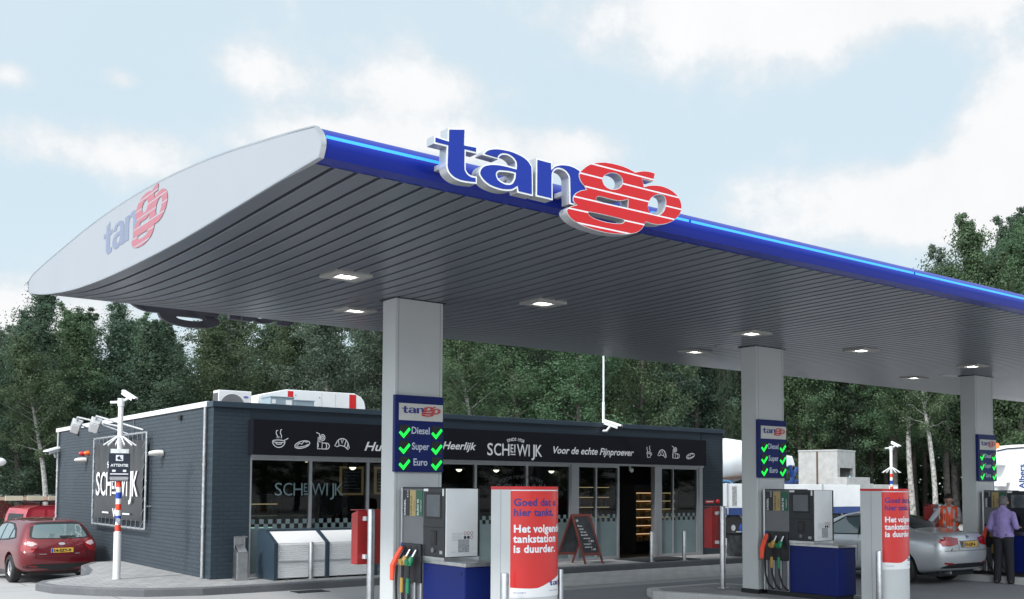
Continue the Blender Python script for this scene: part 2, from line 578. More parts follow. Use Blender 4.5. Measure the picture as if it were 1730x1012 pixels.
LOGO = {
't':[[126,399,1,297,435,1,292,306,1,410,312,1,407,251,1,298,250,1,298,120,0,306,93,0,325,75,0,355,66,0,407,68,1,406,10,1,322,1,0,242,0,0,183,14,0,137,44,0,117,84,0,115,128,0,119,249,1,0,249,1,1,313,1,125,306,1]],
'a':[[455,254,1,470,280,0,511,314,0,580,337,0,657,347,0,748,348,0,840,335,0,907,311,0,947,276,0,964,231,0,970,11,1,808,12,1,800,47,1,763,23,0,724,11,0,660,2,0,583,5,0,513,20,0,463,47,0,432,78,0,423,105,0,436,141,0,468,173,0,518,195,0,581,209,0,658,216,0,736,216,0,786,214,1,788,239,0,781,264,0,755,286,0,716,299,0,677,299,0,645,289,0,625,273,0,614,249,1],[777,162,1,723,162,0,658,155,0,620,146,0,602,124,0,614,94,0,646,77,0,691,69,0,737,78,0,759,101,0,774,130,0]],
'n':[[999,339,1,1172,338,1,1168,289,1,1196,315,0,1245,336,0,1301,348,0,1372,353,0,1437,343,0,1487,325,0,1531,294,0,1557,254,0,1559,198,0,1557,16,1,1360,15,1,1355,205,0,1351,243,0,1337,265,0,1308,285,0,1266,293,0,1231,289,0,1200,272,0,1180,243,0,1176,204,0,1178,14,1,997,16,1]],
'go':[[1467,308,0,1513,352,0,1578,396,0,1653,426,0,1748,448,0,1854,457,0,1961,456,0,2051,445,0,2113,431,1,2161,447,0,2232,465,0,2304,472,0,2364,468,1,2340,388,1,2202,385,1,2222,319,1,2283,342,0,2355,358,0,2439,367,0,2523,361,0,2608,339,0,2667,301,0,2699,253,0,2704,200,0,2683,150,0,2634,98,0,2564,54,0,2490,23,0,2406,4,0,2323,-2,0,2241,3,1,2231,-23,0,2201,-65,0,2150,-103,0,2090,-127,0,2001,-148,0,1903,-162,0,1787,-171,0,1663,-169,0,1551,-160,0,1459,-144,0,1386,-121,0,1340,-90,0,1320,-58,0,1331,-35,0,1367,-8,0,1435,17,1,1401,33,0,1391,63,0,1405,98,0,1449,134,0,1495,155,0,1539,168,1,1518,193,0,1487,215,0,1465,247,0,1459,278,0],[1724,285,0,1738,320,0,1786,354,0,1844,372,0,1903,372,0,1947,351,0,1963,315,0,1947,276,0,1903,243,0,1854,228,0,1796,227,0,1748,246,0],[1653,106,0,1663,127,0,1701,136,0,1806,133,0,1903,136,0,1971,149,0,2028,171,1,2025,92,1,1844,90,0,1663,90,1],[1562,-31,0,1583,-21,0,1663,-18,0,1806,-18,0,1942,-20,0,1976,-26,0,1979,-42,0,1942,-61,0,1854,-73,0,1748,-76,0,1644,-68,0,1583,-53,0],[2392,276,0,2454,284,0,2491,262,0,2501,218,0,2485,162,0,2448,117,0,2396,91,0,2334,89,0,2288,111,0,2274,149,0,2288,196,0,2324,240,0]],
}

# ------------------------------------------------------------------ ground, pavement, islands
def ground_mat(name, c1, c2, stain, patch=0.12, bs=55.0, joints=None, rough=0.85):
    mt = bpy.data.materials.new(name)
    mt.use_nodes = True
    t = mt.node_tree
    b = t.nodes['Principled BSDF']
    q = G(t)
    co = q.n('ShaderNodeTexCoord').outputs['Object']
    c = q.mix(q.ramp(q.noise(co, patch, 8, 0.68), 0.32, 0.68), (*c1, 1), (*c2, 1))
    fine = q.noise(co, 30, 6, 0.75)
    c = q.mix(q.math('MULTIPLY', q.ramp(fine, 0.35, 0.75), 0.35), c, (c1[0] * .55, c1[1] * .55, c1[2] * .55, 1))
    st = q.ramp(q.noise(co, 0.9, 9, 0.72), 0.56, 0.74)
    c = q.mix(q.math('MULTIPLY', st, 0.45), c, (*stain, 1))
    h = q.math('MULTIPLY', fine, 0.4)
    if joints:
        br = q.n('ShaderNodeTexBrick')
        q.link(co, br.inputs['Vector'])
        br.inputs['Scale'].default_value = 1.0
        br.inputs['Brick Width'].default_value = joints[0]; br.inputs['Row Height'].default_value = joints[1]
        br.inputs['Mortar Size'].default_value = joints[2]; br.inputs['Mortar Smooth'].default_value = 0.2
        br.inputs['Color1'].default_value = (0.90, 0.90, 0.90, 1); br.inputs['Color2'].default_value = (1.08, 1.07, 1.05, 1)
        br.inputs['Mortar'].default_value = (0.5, 0.5, 0.5, 1)
        mm = q.n('ShaderNodeMix', data_type='RGBA', blend_type='MULTIPLY')
        mm.inputs[0].default_value = 1.0
        q.link(c, mm.inputs[6]); q.link(br.outputs[0], mm.inputs[7])
        c = mm.outputs[2]
        h = q.math('SUBTRACT', h, q.math('MULTIPLY', br.outputs['Fac'], 0.5))
    q.link(c, b.inputs['Base Color'])
    q.link(q.math('SUBTRACT', rough + 0.05, q.math('MULTIPLY', st, 0.25)), b.inputs['Roughness'])
    bn = q.n('ShaderNodeBump'); bn.inputs['Strength'].default_value = 0.5; bn.inputs['Distance'].default_value = 0.008
    q.link(h, bn.inputs['Height']); q.link(bn.outputs[0], b.inputs['Normal'])
    return mt


asph = ground_mat('forecourt_concrete', (0.400, 0.398, 0.400), (0.470, 0.465, 0.462), (0.22, 0.22, 0.225), 0.15, joints=(5.0, 5.0, 0.018))
asph2 = ground_mat('pump_lane_asphalt', (0.225, 0.227, 0.240), (0.285, 0.285, 0.298), (0.12, 0.12, 0.125), 0.3)
paver = ground_mat('concrete_pavers', (0.52, 0.515, 0.50), (0.60, 0.59, 0.57), (0.30, 0.295, 0.29), 0.3, joints=(0.42, 0.21, 0.012))  # pavers of the kerbside strip, sunlit brightness put into their colour
tile = ground_mat('pavement_slabs', (0.31, 0.31, 0.315), (0.37, 0.368, 0.37), (0.18, 0.18, 0.18), 0.4, joints=(0.3, 0.3, 0.008))
kerb_m = ground_mat('kerb_concrete', (0.115, 0.12, 0.13), (0.165, 0.168, 0.175), (0.07, 0.07, 0.07), 0.5)
kerb_l = ground_mat('pale_island_kerb', (0.50, 0.50, 0.49), (0.60, 0.595, 0.58), (0.28, 0.28, 0.27), 0.6)
verge_m = ground_mat('verge_grass', (0.030, 0.050, 0.020), (0.050, 0.070, 0.030), (0.05, 0.04, 0.03), 0.4)


def sheet(name, poly, z, mt):
    me = bpy.data.meshes.new(name)
    me.from_pydata([(x, y, z) for x, y in poly], [], [tuple(range(len(poly)))])
    o = link_mesh(name, me, mt)
    return tag(o, kind='structure')


def gz(x, y):
    """the yard falls away gently behind the left corner of the shop"""
    sm = lambda t: (lambda q: q * q * (3 - 2 * q))(min(1, max(0, t)))
    return -(0.37 * sm((y - 20.2) / 3.5) + .18 * sm((y - 26) / 6)) * (1 - sm((x - 7.2) / 3)) * sm((x + 60) / 40) * (1 - sm((y - 60) / 60))


gx = [-700, -300, -120, -60, -40, -25, -15, -8, -4, -2, 0, 2, 3.5, 4.5, 5.5, 6.3, 7.2, 8, 9, 10.2, 14, 20, 30, 50, 90, 200, 700]
gy = [-700, -100, -30, 0, 10, 16, 19, 20.2, 20.8, 21.4, 22, 22.6, 23.2, 23.8, 25, 26, 27.5, 29, 30.5, 32, 36, 45, 60, 75, 90, 105, 120, 200, 700]
b_ = [(x, y, gz(x, y)) for y in gy for x in gx]
me = bpy.data.meshes.new('ground')
me.from_pydata(b_, [], [(j * len(gx) + i, j * len(gx) + i + 1, (j + 1) * len(gx) + i + 1, (j + 1) * len(gx) + i) for j in range(len(gy) - 1) for i in range(len(gx) - 1)])
me.shade_smooth()
tag(link_mesh('ground', me, asph), kind='structure')
sheet('pump_lane', [(-3, 3.0), (60, 3.0), (60, 14.6), (-3, 14.6)], 0.004, asph2)
sheet('paved_strip', [(11.0, 15.1), (30, 15.1), (30, 17.39), (11.0, 17.39)], 0.004, paver)
sheet('verge', [(10, 41), (120, 36), (300, 20), (300, 400), (10, 400)], 0.006, verge_m)


def slab(name, poly, z0, z1, mt, edge=None, ew=0.14):
    """raised slab with a kerb round it"""
    fn = lambda u, v, w: Vector((u, v, w))
    inner = inset_loop(poly, ew, False)
    tag(MB().prism(inner, fn, z0, z1 - 0.003).build(name, mt), kind='structure')
    k = MB()
    n = len(poly)
    vs = [(x, y, z) for z in (z0 - .02, z1 - .02) for x, y in poly] + [(x, y, z1) for x, y in inset_loop(poly, 0.02, False)] + \
         [(x, y, z1) for x, y in inner] + [(x, y, z0) for x, y in inner]
    fs = []
    for r in range(4):
        for i in range(n):
            fs.append((r * n + i, r * n + (i + 1) % n, (r + 1) * n + (i + 1) % n, (r + 1) * n + i))
    k.add(vs, fs)
    tag(k.build('kerb' if 'pave' in name else 'island_kerb', edge or kerb_m), kind='structure')


pave_poly = [(30, 17.4), (30, 32.0), (7.1, 32.0), (7.0, 24.9), (6.3, 24.7), (5.85, 23.8), (5.6, 22.4), (5.25, 21.3), (4.7, 20.7), (4.3, 20.35), (4.12, 19.9), (4.25, 19.2), (4.75, 18.4), (5.4, 17.75), (6.3, 17.42), (7.2, 17.4)]
slab('pavement', pave_poly[::-1], -0.6, 0.137, tile)
SP = 7.0935
for k in range(3):
    x = k * SP
    poly = [(5.38 + x, 12.62), (5.45 + x, 12.35), (5.72 + x, 11.75), (5.94 + x, 11.0), (6.02 + x, 10.0), (6.06 + x, 8.6), (6.3 + x, 8.1), (7.6 + x, 8.1), (7.85 + x, 8.6), (7.85 + x, 12.2), (7.5 + x, 13.1), (5.7 + x, 13.1)]
    if k == 2:
        poly = [(max(px_, 6.36 + x), py_) for px_, py_ in poly][2:]
        poly = [(6.36 + x, 12.62), (6.36 + x, 8.3), (6.5 + x, 8.1), (7.6 + x, 8.1), (7.85 + x, 8.6), (7.85 + x, 12.2), (7.5 + x, 13.1), (6.6 + x, 13.1)]
    slab('pump_island', poly, -0.01, 0.137, tile, kerb_l, 0.18)

# ------------------------------------------------------------------ canopy
XE, XF = 3.28, 38.0
sc_ = lambda y, z: (y * 1.025, 1.9 + (z - 1.9) * 1.025)
BOT = [sc_(*p) for p in [(6.66, 4.305), (7.3, 4.300), (8.2, 4.290), (9.0, 4.280), (9.8, 4.278), (10.67, 4.29), (11.75, 4.322), (12.75, 4.368), (13.9, 4.450), (15.2, 4.596), (15.9, 4.70), (16.47, 4.80)]]
TOP = [sc_(*p) for p in [(6.74, 4.545), (7.2, 4.625), (7.744, 4.708), (8.4, 4.806), (9.3, 4.915), (10.5, 5.02), (11.8, 5.085), (13.1, 5.105), (14.6, 5.085), (15.6, 5.06), (16.3, 5.03), (16.5, 4.99)]]


def resample(pts, n):
    out = []
    P = [Vector((a, b)) for a, b in pts]
    seg = [0]
    for i in range(1, len(P)):
        seg.append(seg[-1] + (P[i] - P[i - 1]).length)
    for k in range(n):
        s = seg[-1] * k / (n - 1)
        i = max(j for j in range(len(seg)) if seg[j] <= s + 1e-9)
        i = min(i, len(P) - 2)
        t = (s - seg[i]) / (seg[i + 1] - seg[i])
        p0 = P[max(i - 1, 0)]; p1 = P[i]; p2 = P[i + 1]; p3 = P[min(i + 2, len(P) - 1)]
        out.append(tuple(0.5 * ((2 * p1) + (-p0 + p2) * t + (2 * p0 - 5 * p1 + 4 * p2 - p3) * t * t + (-p0 + 3 * p1 - 3 * p2 + p3) * t ** 3)))
    return out


def soffit_z(y):
    return float(np.interp(y, [p[0] for p in BOT], [p[1] for p in BOT]))


bot = resample(BOT, 44); top = resample(TOP, 40)
NY, NZ0, NZ1 = bot[0][0], bot[0][1], top[0][1]
nose = [(NY - 0.075 * math.sin(math.pi * t) + (top[0][0] - NY) * t, NZ0 + (NZ1 - NZ0) * t) for t in np.linspace(0, 1, 11)]
soffit_m = mat('soffit_metal', (0.180, 0.196, 0.232), 0.32, 0.40, var=0.05, vs=0.7, spec=0.5)
groove_m = mat('soffit_groove', (0.018, 0.019, 0.022), 0.7, var=0)
roof_m = mat('canopy_roof_metal', (0.50, 0.52, 0.54), 0.45, 0.3)
canopy = thing('canopy', (14, 11.6, 4.4), 'long curved forecourt canopy with blue front edge and ribbed grey underside', 'canopy')
# soffit planks running across the canopy, one open joint between each pair
b = MB()
pitch = 0.205; gap = 0.038
x = XE - 0.010
while x < XF - pitch:
    x0, x1 = x + gap, x + pitch
    for lo, hi in ((x0, x1),):
        vs = []
        for (y, z) in bot[1:-1]:
            vs += [(lo, y, z + 0.035), (lo, y, z + .003), (lo + .006, y, z), (hi - .006, y, z), (hi, y, z + .003), (hi, y, z + 0.035)]
        n = len(bot) - 2
        fs = []
        for i in range(n - 1):
            for k in range(5):
                fs.append((i * 6 + k, i * 6 + k + 1, (i + 1) * 6 + k + 1, (i + 1) * 6 + k))
        b.add(vs, fs)
    x += pitch
me = b.mesh('soffit', fix=False)
link_mesh('soffit', me, soffit_m, canopy)
b = MB()
b.add([(xx, y, z + 0.038) for xx in (XE + .03, XF) for y, z in bot], [(i, i + 1, len(bot) + i + 1, len(bot) + i) for i in range(len(bot) - 1)])
b.build('soffit_backing', groove_m, canopy)
b = MB()
b.add([(xx, y, z) for xx in (XE + .02, XF) for y, z in top], [(i, i + 1, len(top) + i + 1, len(top) + i) for i in range(len(top) - 1)])
b.build('roof', roof_m, canopy, smooth=True)


def extrude_profile(pr, x0, x1):
    n = len(pr)
    return [(xx, y, z) for xx in (x0, x1) for y, z in pr], [(i, i + 1, n + i + 1, n + i) for i in range(n - 1)]


fas = MB()
fas.add(*extrude_profile([(bot[1][0] + .02, bot[1][1] + .004)] + nose + [(top[1][0], top[1][1] + .006)], XE + 0.03, XF))
fo = fas.build('fascia', fascia_blue, canopy, smooth=True)
zc = NZ0 + (NZ1 - NZ0) * 0.635
ncurve = lambda z: float(np.interp(z, [p[1] for p in nose], [p[0] for p in nose]))
pr = [(ncurve(zc - .026) + .004, zc - .026), (ncurve(zc) - .010, zc - .017), (ncurve(zc) - .012, zc + .008), (ncurve(zc + .020) + .004, zc + .020)]
spans = [(XE + .045, 4.34), (6.70, 7.22)] + [(7.25 + i * 3.9, min(7.25 + i * 3.9 + 3.87, XF)) for i in range(8) if 7.25 + i * 3.9 < XF - .2]
for xa, xb in spans:
    led = MB(); led.add(*extrude_profile(pr, xa, xb)); led.build('led_strip', led_blue, fo, smooth=True)
far = MB()
fa = [(bot[-2][0], bot[-2][1]), (bot[-1][0] + .03, bot[-1][1] + .02), (bot[-1][0] + .07, (bot[-1][1] + top[-1][1]) / 2), (top[-1][0] + .03, top[-1][1] - .01), (top[-2][0], top[-2][1] + .004)]
far.add(*extrude_profile(fa, XE + .07, XF)); far.build('fascia', fascia_blue, canopy, smooth=True)
outline = nose[::-1][:-1] + bot + [(bot[-1][0] + .05, bot[-1][1] + .05), (top[-1][0] + .04, top[-1][1] - .04)] + top[::-1][:-1]
ep = MB()
ep.prism(outline, lambda u, v, w: Vector((w, u, v)), XE, XE + 0.03)
epo = ep.build('end_panel', end_grey, canopy)
# aluminium trim that wraps the edge of the end panel
oc = inset_loop(outline, -0.012, False)
if sum((Vector(a) - Vector((11.7, 4.7))).length for a in oc) < sum((Vector(a) - Vector((11.7, 4.7))).length for a in outline):
    oc = inset_loop(outline, 0.012, False)
tr = MB(); n = len(oc)
nn_ = len(nose)
depth = []
for i in range(n):
    j = min(abs(i - nn_ // 2), n - abs(i - nn_ // 2))
    depth.append(.042 if j <= nn_ // 2 + 1 else (.03 if j == nn_ // 2 + 2 else .014))
vs = [(XE - .004, u, v) for u, v in oc] + [(XE - .004 + d, u, v) for (u, v), d in zip(oc, depth)] + [(XE - .004, u, v) for u, v in outline]
fs = [(i, (i + 1) % n, n + (i + 1) % n, n + i) for i in range(n)] + [(i, (i + 1) % n, 2 * n + (i + 1) % n, 2 * n + i) for i in range(n)]
tr.add(vs, fs); tr.build('end_trim', alu, canopy, smooth=True)
# logo on the end panel, its colours paled to paint in a reflection
pale_blue = mat('pale_logo_blue', (0.205, 0.235, 0.33), 0.5, var=0)
pale_red = mat('pale_logo_red', (0.74, 0.23, 0.27), 0.5, var=0)
pale_white = (0.37, 0.395, 0.425)
LP = {k: [smooth_loop(l) for l in v] for k, v in LOGO.items()}
STR = [0.405, 0.299, 0.193, 0.084, -0.027, -0.137]


def go_gaps(loops_vs_fs, u0=1.3, u1=2.75):
    return loops_vs_fs


def logo_flat(fn, parent, m_blue, base_red, m_line, sc, depth=0.0):
    """flat printed logo: letters in one mesh, red part in another with its stripes as thin strips"""
    b = MB()
    for kk in 'tan':
        vs, fs = fill_loops(LP[kk], 0.0)
        b.add([fn(x * sc, y * sc, 0.0) for x, y, z in vs], fs)
    link_mesh('logo_letters', b.mesh('logo', False), m_blue, parent)
    vs, fs = fill_loops(LP['go'], 0.0)
    b = MB(); b.add([fn(x * sc, y * sc, 0.0025) for x, y, z in vs], fs)
    r = link_mesh('logo_red_letters', b.mesh('logo', False), base_red, parent)
    return r


def logo_red_mat(name, col, line, z0, sc):
    return stripes(name, col, line, [z0 + h * sc for h in STR], 0.0065 * sc)


cz = base_loc(canopy)
efn = lambda u, v, w: Vector((XE - 0.003 - w, 12.69 - u, 4.665 + v))
logo_flat(efn, epo, pale_blue, logo_red_mat('pale_red_striped', (0.42, 0.135, 0.165), pale_white, 4.665 - cz.z, 0.88), None, 0.88)


letter_side = mat('letter_side', (0.52, 0.54, 0.56), 0.32, 0.5, var=.03)
letter_shaded = mat('letter_side_shaded', (0.055, 0.055, 0.065), 0.5, var=.05)  # rear sign's letter bodies, backlit shade put into the colour


def channel_sign(name, x0, z0, yf, dirn, sc, label, thick=0.10):
    """built-up letters: aluminium body, coloured face"""
    root = thing(name, (x0 + dirn * 1.35 * sc, yf, z0 + .15), label, 'sign', None)
    w = base_loc(root)
    redm = logo_red_mat(name + '_red', (0.58, 0.011, 0.013), (0.80, 0.78, 0.80), z0 - w.z, sc)
    for kk, fm in (('t', sign_blue), ('a', sign_blue), ('n', sign_blue), ('go', redm)):
        front = -0.012 if kk == 'go' else 0.0
        vs, fs = fill_loops(LP[kk], thick / 2)
        body = mesh_obj('letter', [(x0 + dirn * x * sc, yf - dirn * 0 + (z + thick / 2) * dirn + front * dirn, z0 + y * sc) for x, y, z in vs], fs, letter_side if dirn > 0 else letter_shaded, root)
        ins = [inset_loop(l, 0.0135 if kk != 'go' else 0.004, i > 0) for i, l in enumerate(LP[kk])]
        vs, fs = fill_loops(ins, 0.0)
        mesh_obj('letter_face', [(x0 + dirn * x * sc, yf - .004 * dirn + front * dirn, z0 + y * sc) for x, y, z in vs], fs, fm, body)
        # white edge of the face
        vs, fs = fill_loops(LP[kk], 0.0)
        mesh_obj('letter_edge', [(x0 + dirn * x * sc, yf - .0015 * dirn + front * dirn, z0 + y * sc) for x, y, z in vs], fs, white_plain, body)
    br = MB()
    for u in (0.21, 0.80, 1.09, 1.45, 1.85, 2.55):
        ya, yb = sorted((yf + dirn * (thick - .02), yf + dirn * (thick + .28)))
        br.box(x0 + dirn * u * sc - .02, x0 + dirn * u * sc + .02, ya, yb, z0 + .14, z0 + .18)
    br.build('bracket', galv, root)
    return root


channel_sign('canopy_sign', 4.084, 4.293, 6.5, 1, 1.0, 'large blue and red letter sign fixed along the blue front edge of the canopy')
channel_sign('rear_canopy_sign', 7.90, 4.815, 17.16, -1, 1.15, 'letter sign hanging under the far edge of the canopy, seen dark from behind')

# recessed lights in the soffit
frame_m = mat('lamp_frame', (0.46, 0.45, 0.42), 0.45, 0.3, var=0.05)
inner_m = mat('lamp_reflector', (0.75, 0.75, 0.72), 0.3, var=0, emit=0.5, ecol=(1, 1, .95))


def canopy_light(x, y):
    z = soffit_z(y)
    sl = (soffit_z(y + .25) - soffit_z(y - .25)) / .5
    root = thing('canopy_light', (x, y, z), 'x', 'ceiling light', 'square lights set in the canopy underside')
    fr = MB()
    for a in ((-.29, .29, -.27, -.13), (-.29, .29, .13, .27), (-.29, -.15, -.13, .13), (.15, .29, -.13, .13)):
        fr.box(x + a[0], x + a[1], y + a[2], y + a[3], z - .030, z + .02)
    fr.build('frame', frame_m, root, bevel=.006)
    bx('lamp', lamp_on, root, x - .125, x + .125, y - .105, y + .105, z - .012, z + .01)
    rf = MB()
    for a in ((-.15, .15, -.13, -.105), (-.15, .15, .105, .13), (-.15, -.125, -.105, .105), (.125, .15, -.105, .105)):
        rf.box(x + a[0], x + a[1], y + a[2], y + a[3], z - .022, z + .01)
    rf.build('reflector', inner_m, root)
    root.rotation_euler = (math.atan(sl), 0, 0)
    root.scale = (.80, .80, 1)
    return root


for x, y, lab in [(5.37, 10.41, 'square canopy light nearest the rounded end plate, in front of the first pillar'),
                  (6.73, 12.75, 'square canopy light just left of the top of the first pillar'),
                  (8.21, 10.33, 'square canopy light right of the first pillar, over the first pump lane'),
                  (12.38, 10.34, 'square canopy light right above the top of the second pillar'),
                  (13.66, 12.72, 'square canopy light left of the second pillar towards the shop side'),
                  (15.37, 10.42, 'square canopy light between the second and third pillars, near row'),
                  (19.01, 10.41, 'square canopy light right above the top of the third pillar'),
                  (20.58, 12.62, 'square canopy light left of the third pillar, above the worker')]:
    canopy_light(x, y)['label'] = lab

# ------------------------------------------------------------------ pillars and price signs
PX, PY, PW, PD = 6.551, 11.307, 0.732, 0.336
pil = thing('pillar', (PX + PW / 2, PY + PD / 2, .137), 'pale grey rectangular canopy pillar nearest the camera, left of the first pump', 'pillar', 'pillars carrying the canopy')
pb = MB(); pb.box(PX, PX + PW, PY, PY + PD, 0.20, 4.385); pb.build('shaft', grey_panel, pil, bevel=0.012)
sm = MB()
for xx in (PX + .045, PX + PW - .05):
    sm.box(xx, xx + .006, PY - .002, PY + .02, .22, 4.36)
sm.build('seam', mat('seam_grey', (0.28, 0.29, 0.30), 0.6, var=0), pil)
bx('base', dark_trim, pil, PX - .012, PX + PW + .012, PY - .012, PY + PD + .012, .13, .21)
cp = MB(); cp.box(PX - .03, PX + PW + .03, PY - .03, PY + PD + .03, 4.350, 4.372); cp.build('collar', dark_trim, pil)
bx('ceiling_plate', soffit_m, pil, PX - .40, PX + PW + .42, PY - .22, PY + PD + .25, 4.372, 4.384, bevel=.004)
clone(pil, Vector(pil.location) + Vector((SP, 0, 0)), 'pale grey rectangular canopy pillar in the middle, beside the second pump')
clone(pil, Vector(pil.location) + Vector((2 * SP, 0, 0)), 'pale grey canopy pillar at the right, behind the silver saloon')

psx0, psx1, psz0, psz1, psy = 6.525, 7.262, 2.100, 3.090, 11.245
ps = thing('price_sign', ((psx0 + psx1) / 2, psy, psz0), 'blue fuel price sign with six green ticks on the nearest pillar', 'price sign', 'blue price signs on the pillars')
bx('board', navy, ps, psx0, psx1, psy, PY - .001, psz0, psz1, bevel=.004)
lp_ = bx('logo_panel', mat('cream_panel', (0.62, 0.615, 0.58), 0.45, var=.03), ps, psx0 + .055, psx1 - .018, psy - .010, psy, 2.765, 2.985)
wz = base_loc(ps)
lsc = 0.585 / 2.70
logo_flat(lambda u, v, w: Vector((psx0 + .095 + u, psy - .013 - w, 2.857 + v * 1.0)), lp_, text_blue,
          logo_red_mat('price_red', (0.55, 0.02, 0.025), (0.62, 0.6, 0.57), 2.857 - wz.z, lsc), None, lsc)
for i, word in enumerate(('Diesel', 'Super', 'Euro')):
    z = 2.595 - i * 0.205
    lettering('lettering', [(text_geo(word, 0.128, 0.0022, 0, 0.98, 0.90, 'CENTER'), (psx0 + .382, psy - .004, z), (1, 0, 0), (0, 0, 1))], mat('sign_text', (0.62, 0.66, 0.78), 0.5, var=0), ps)
    for xd in (psx0 + .065, psx0 + .555):
        d = bx('display', mat('display_black', (0.020, 0.021, 0.022), 0.25, var=0.3, vs=20), ps, xd, xd + .155, psy - .006, psy, z - .055, z + .11)
        ck = [(-.012, .045), (.012, .068), (.060, .028), (.140, .115), (.165, .090), (.062, -.025)]
        c = MB(); c.prism(ck, lambda u, v, w: Vector((xd + u * .98, psy - w, z - .038 + v)), .007, .011)
        c.build('tick', led_green, d)
clone(ps, Vector(ps.location) + Vector((SP, 0, 0)), 'blue fuel price sign with six green ticks on the middle pillar')
clone(ps, Vector(ps.location) + Vector((2 * SP, 0, 0)), 'blue fuel price sign with six green ticks on the right-hand pillar')

# ------------------------------------------------------------------ shop
BX0, BX1, BY0, BY1, BH = 6.964, 21.34, 18.87, 31.38, 3.535
shop = thing('shop_building', (14.1, 25, .137), 'low dark blue grey brick shop with wide glass front and black sign band', 'shop')
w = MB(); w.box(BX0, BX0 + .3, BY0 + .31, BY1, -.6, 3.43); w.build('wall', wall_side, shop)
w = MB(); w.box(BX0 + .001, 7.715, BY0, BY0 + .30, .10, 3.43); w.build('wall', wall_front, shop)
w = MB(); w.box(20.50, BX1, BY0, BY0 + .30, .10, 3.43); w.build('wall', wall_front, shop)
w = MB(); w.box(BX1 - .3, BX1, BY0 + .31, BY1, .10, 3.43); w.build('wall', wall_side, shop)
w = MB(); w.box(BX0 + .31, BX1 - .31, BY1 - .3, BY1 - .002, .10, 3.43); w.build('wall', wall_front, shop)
bx('fascia_panel', slate_blue, shop, 7.72, 20.495, BY0 + .02, BY0 + .28, 2.51, 3.43)
bx('roof', mat('roof_bitumen', (0.10, 0.10, 0.11), 0.9, bump=.3), shop, BX0 + .31, BX1 - .31, BY0 + .31, BY1 - .31, 3.05, 3.20)
bx('parapet_cap', slate_blue, shop, BX0 - .03, BX1 + .03, BY0 - .04, BY0 + .30, 3.425, BH, bevel=.006)
capw = mat('white_coping', (0.80, 0.81, 0.82), 0.35, var=.03)
bx('parapet_cap', capw, shop, BX0 - .035, BX0 + .3, BY0 + .30, BY1 + .03, 3.44, BH + .012, bevel=.006)
bx('parapet_cap', capw, shop, BX1 - .3, BX1 + .03, BY0 + .30, BY1 + .03, 3.44, BH + .012)
for yy in (20.62, 28.9):
    bx('overflow_outlet', dark_trim, shop, BX0 - .05, BX0 + .01, yy, yy + .13, 3.26, 3.35)
dp = MB()
for yy in (19.19, 31.05):
    dp.tube([(BX0 - .045, yy, .14), (BX0 - .045, yy, 3.43)], .036, 10)
for i, yy in enumerate((19.19, 31.05)):
    d = MB(); d.tube([(BX0 - .045, yy, .14), (BX0 - .045, yy, 3.43)], .033, 10)
    for zz in (1.1, 2.3): d.cone((BX0 - .045, yy, zz), (BX0 - .045, yy, zz + .05), .041, n=10)
    d.build('downpipe', galv, shop, smooth=True)
MB().tube([(BX0 - .02, 23.9, 3.45), (BX0 - .02, 23.9, 3.05), (BX0 - .02, 24.9, 2.9)], .012, 6).build('conduit', mid_grey, shop)

# sign board over the glass
sb = MB(); sb.box(7.665, 20.405, 18.62, BY0 + .018, 2.525, 3.205)
board = sb.build('sign_board', sign_black, shop, bevel=.004)
X, Z = (1, 0, 0), (0, 0, 1)
YS = 18.6165


def at_sign(x, z): return (x, YS, z)


def scheiwijk(x0, z0, hgt, width, bold=.0):
    """the shop's name with the small stacked EI in its middle; list of (geo, dx, dz)"""
    s = hgt / 0.73
    out = []
    gaps = [('S', 0.0), ('C', .118), ('H', .265), ('W', .530), ('I', .745), ('J', .800), ('K', .875)]
    for ch, u in gaps:
        geo = text_geo(ch, s, bold, 0, 1, 1)
        xs = [p[0] for p in geo[0]]
        a, b_ = min(xs), max(xs)
        wd = {'S': .100, 'C': .130, 'H': .130, 'W': .205, 'I': .022, 'J': .062, 'K': .125}[ch] * width
        k = wd / (b_ - a)
        out.append(([((x - a) * k + u * width, y) for x, y in geo[0]], geo[1]))
    e = text_geo('E', s * .68, bold * .8)
    xs = [p[0] for p in e[0]]; k = .050 * width / (max(xs) - min(xs))
    out.append(([((x - min(xs)) * k + .415 * width, y + hgt * .27) for x, y in e[0]], e[1]))
    e = text_geo('I', s * .68, bold * .8)
    xs = [p[0] for p in e[0]]; k = .020 * width / (max(xs) - min(xs))
    out.append(([((x - min(xs)) * k + .482 * width, y + hgt * .27) for x, y in e[0]], e[1]))
    out.append(([(.415 * width, hgt * .06), (.505 * width, hgt * .06), (.505 * width, hgt * .145), (.415 * width, hgt * .145)], [(0, 1, 2, 3)]))
    return out


def arc_text(body, size, wdt, rise, bold=0):
    geo = text_geo(body, size, bold, 0, 1.02, 1, 'CENTER')
    xs = [p[0] for p in geo[0]]; k = wdt / (max(xs) - min(xs))
    R = (wdt * wdt / 4 + rise * rise) / (2 * rise)
    out = []
    for x, y in geo[0]:
        t = x * k / R
        out.append((math.sin(t) * (R + y), math.cos(t) * (R + y) - R))
    return out, geo[1]


def wfit(body, size, wdt, bold=0, shear=0):
    geo = text_geo(body, size, bold, shear)
    xs = [p[0] for p in geo[0]]; k = wdt / (max(xs) - min(xs))
    return [((x - min(xs)) * k, y) for x, y in geo[0]], geo[1]


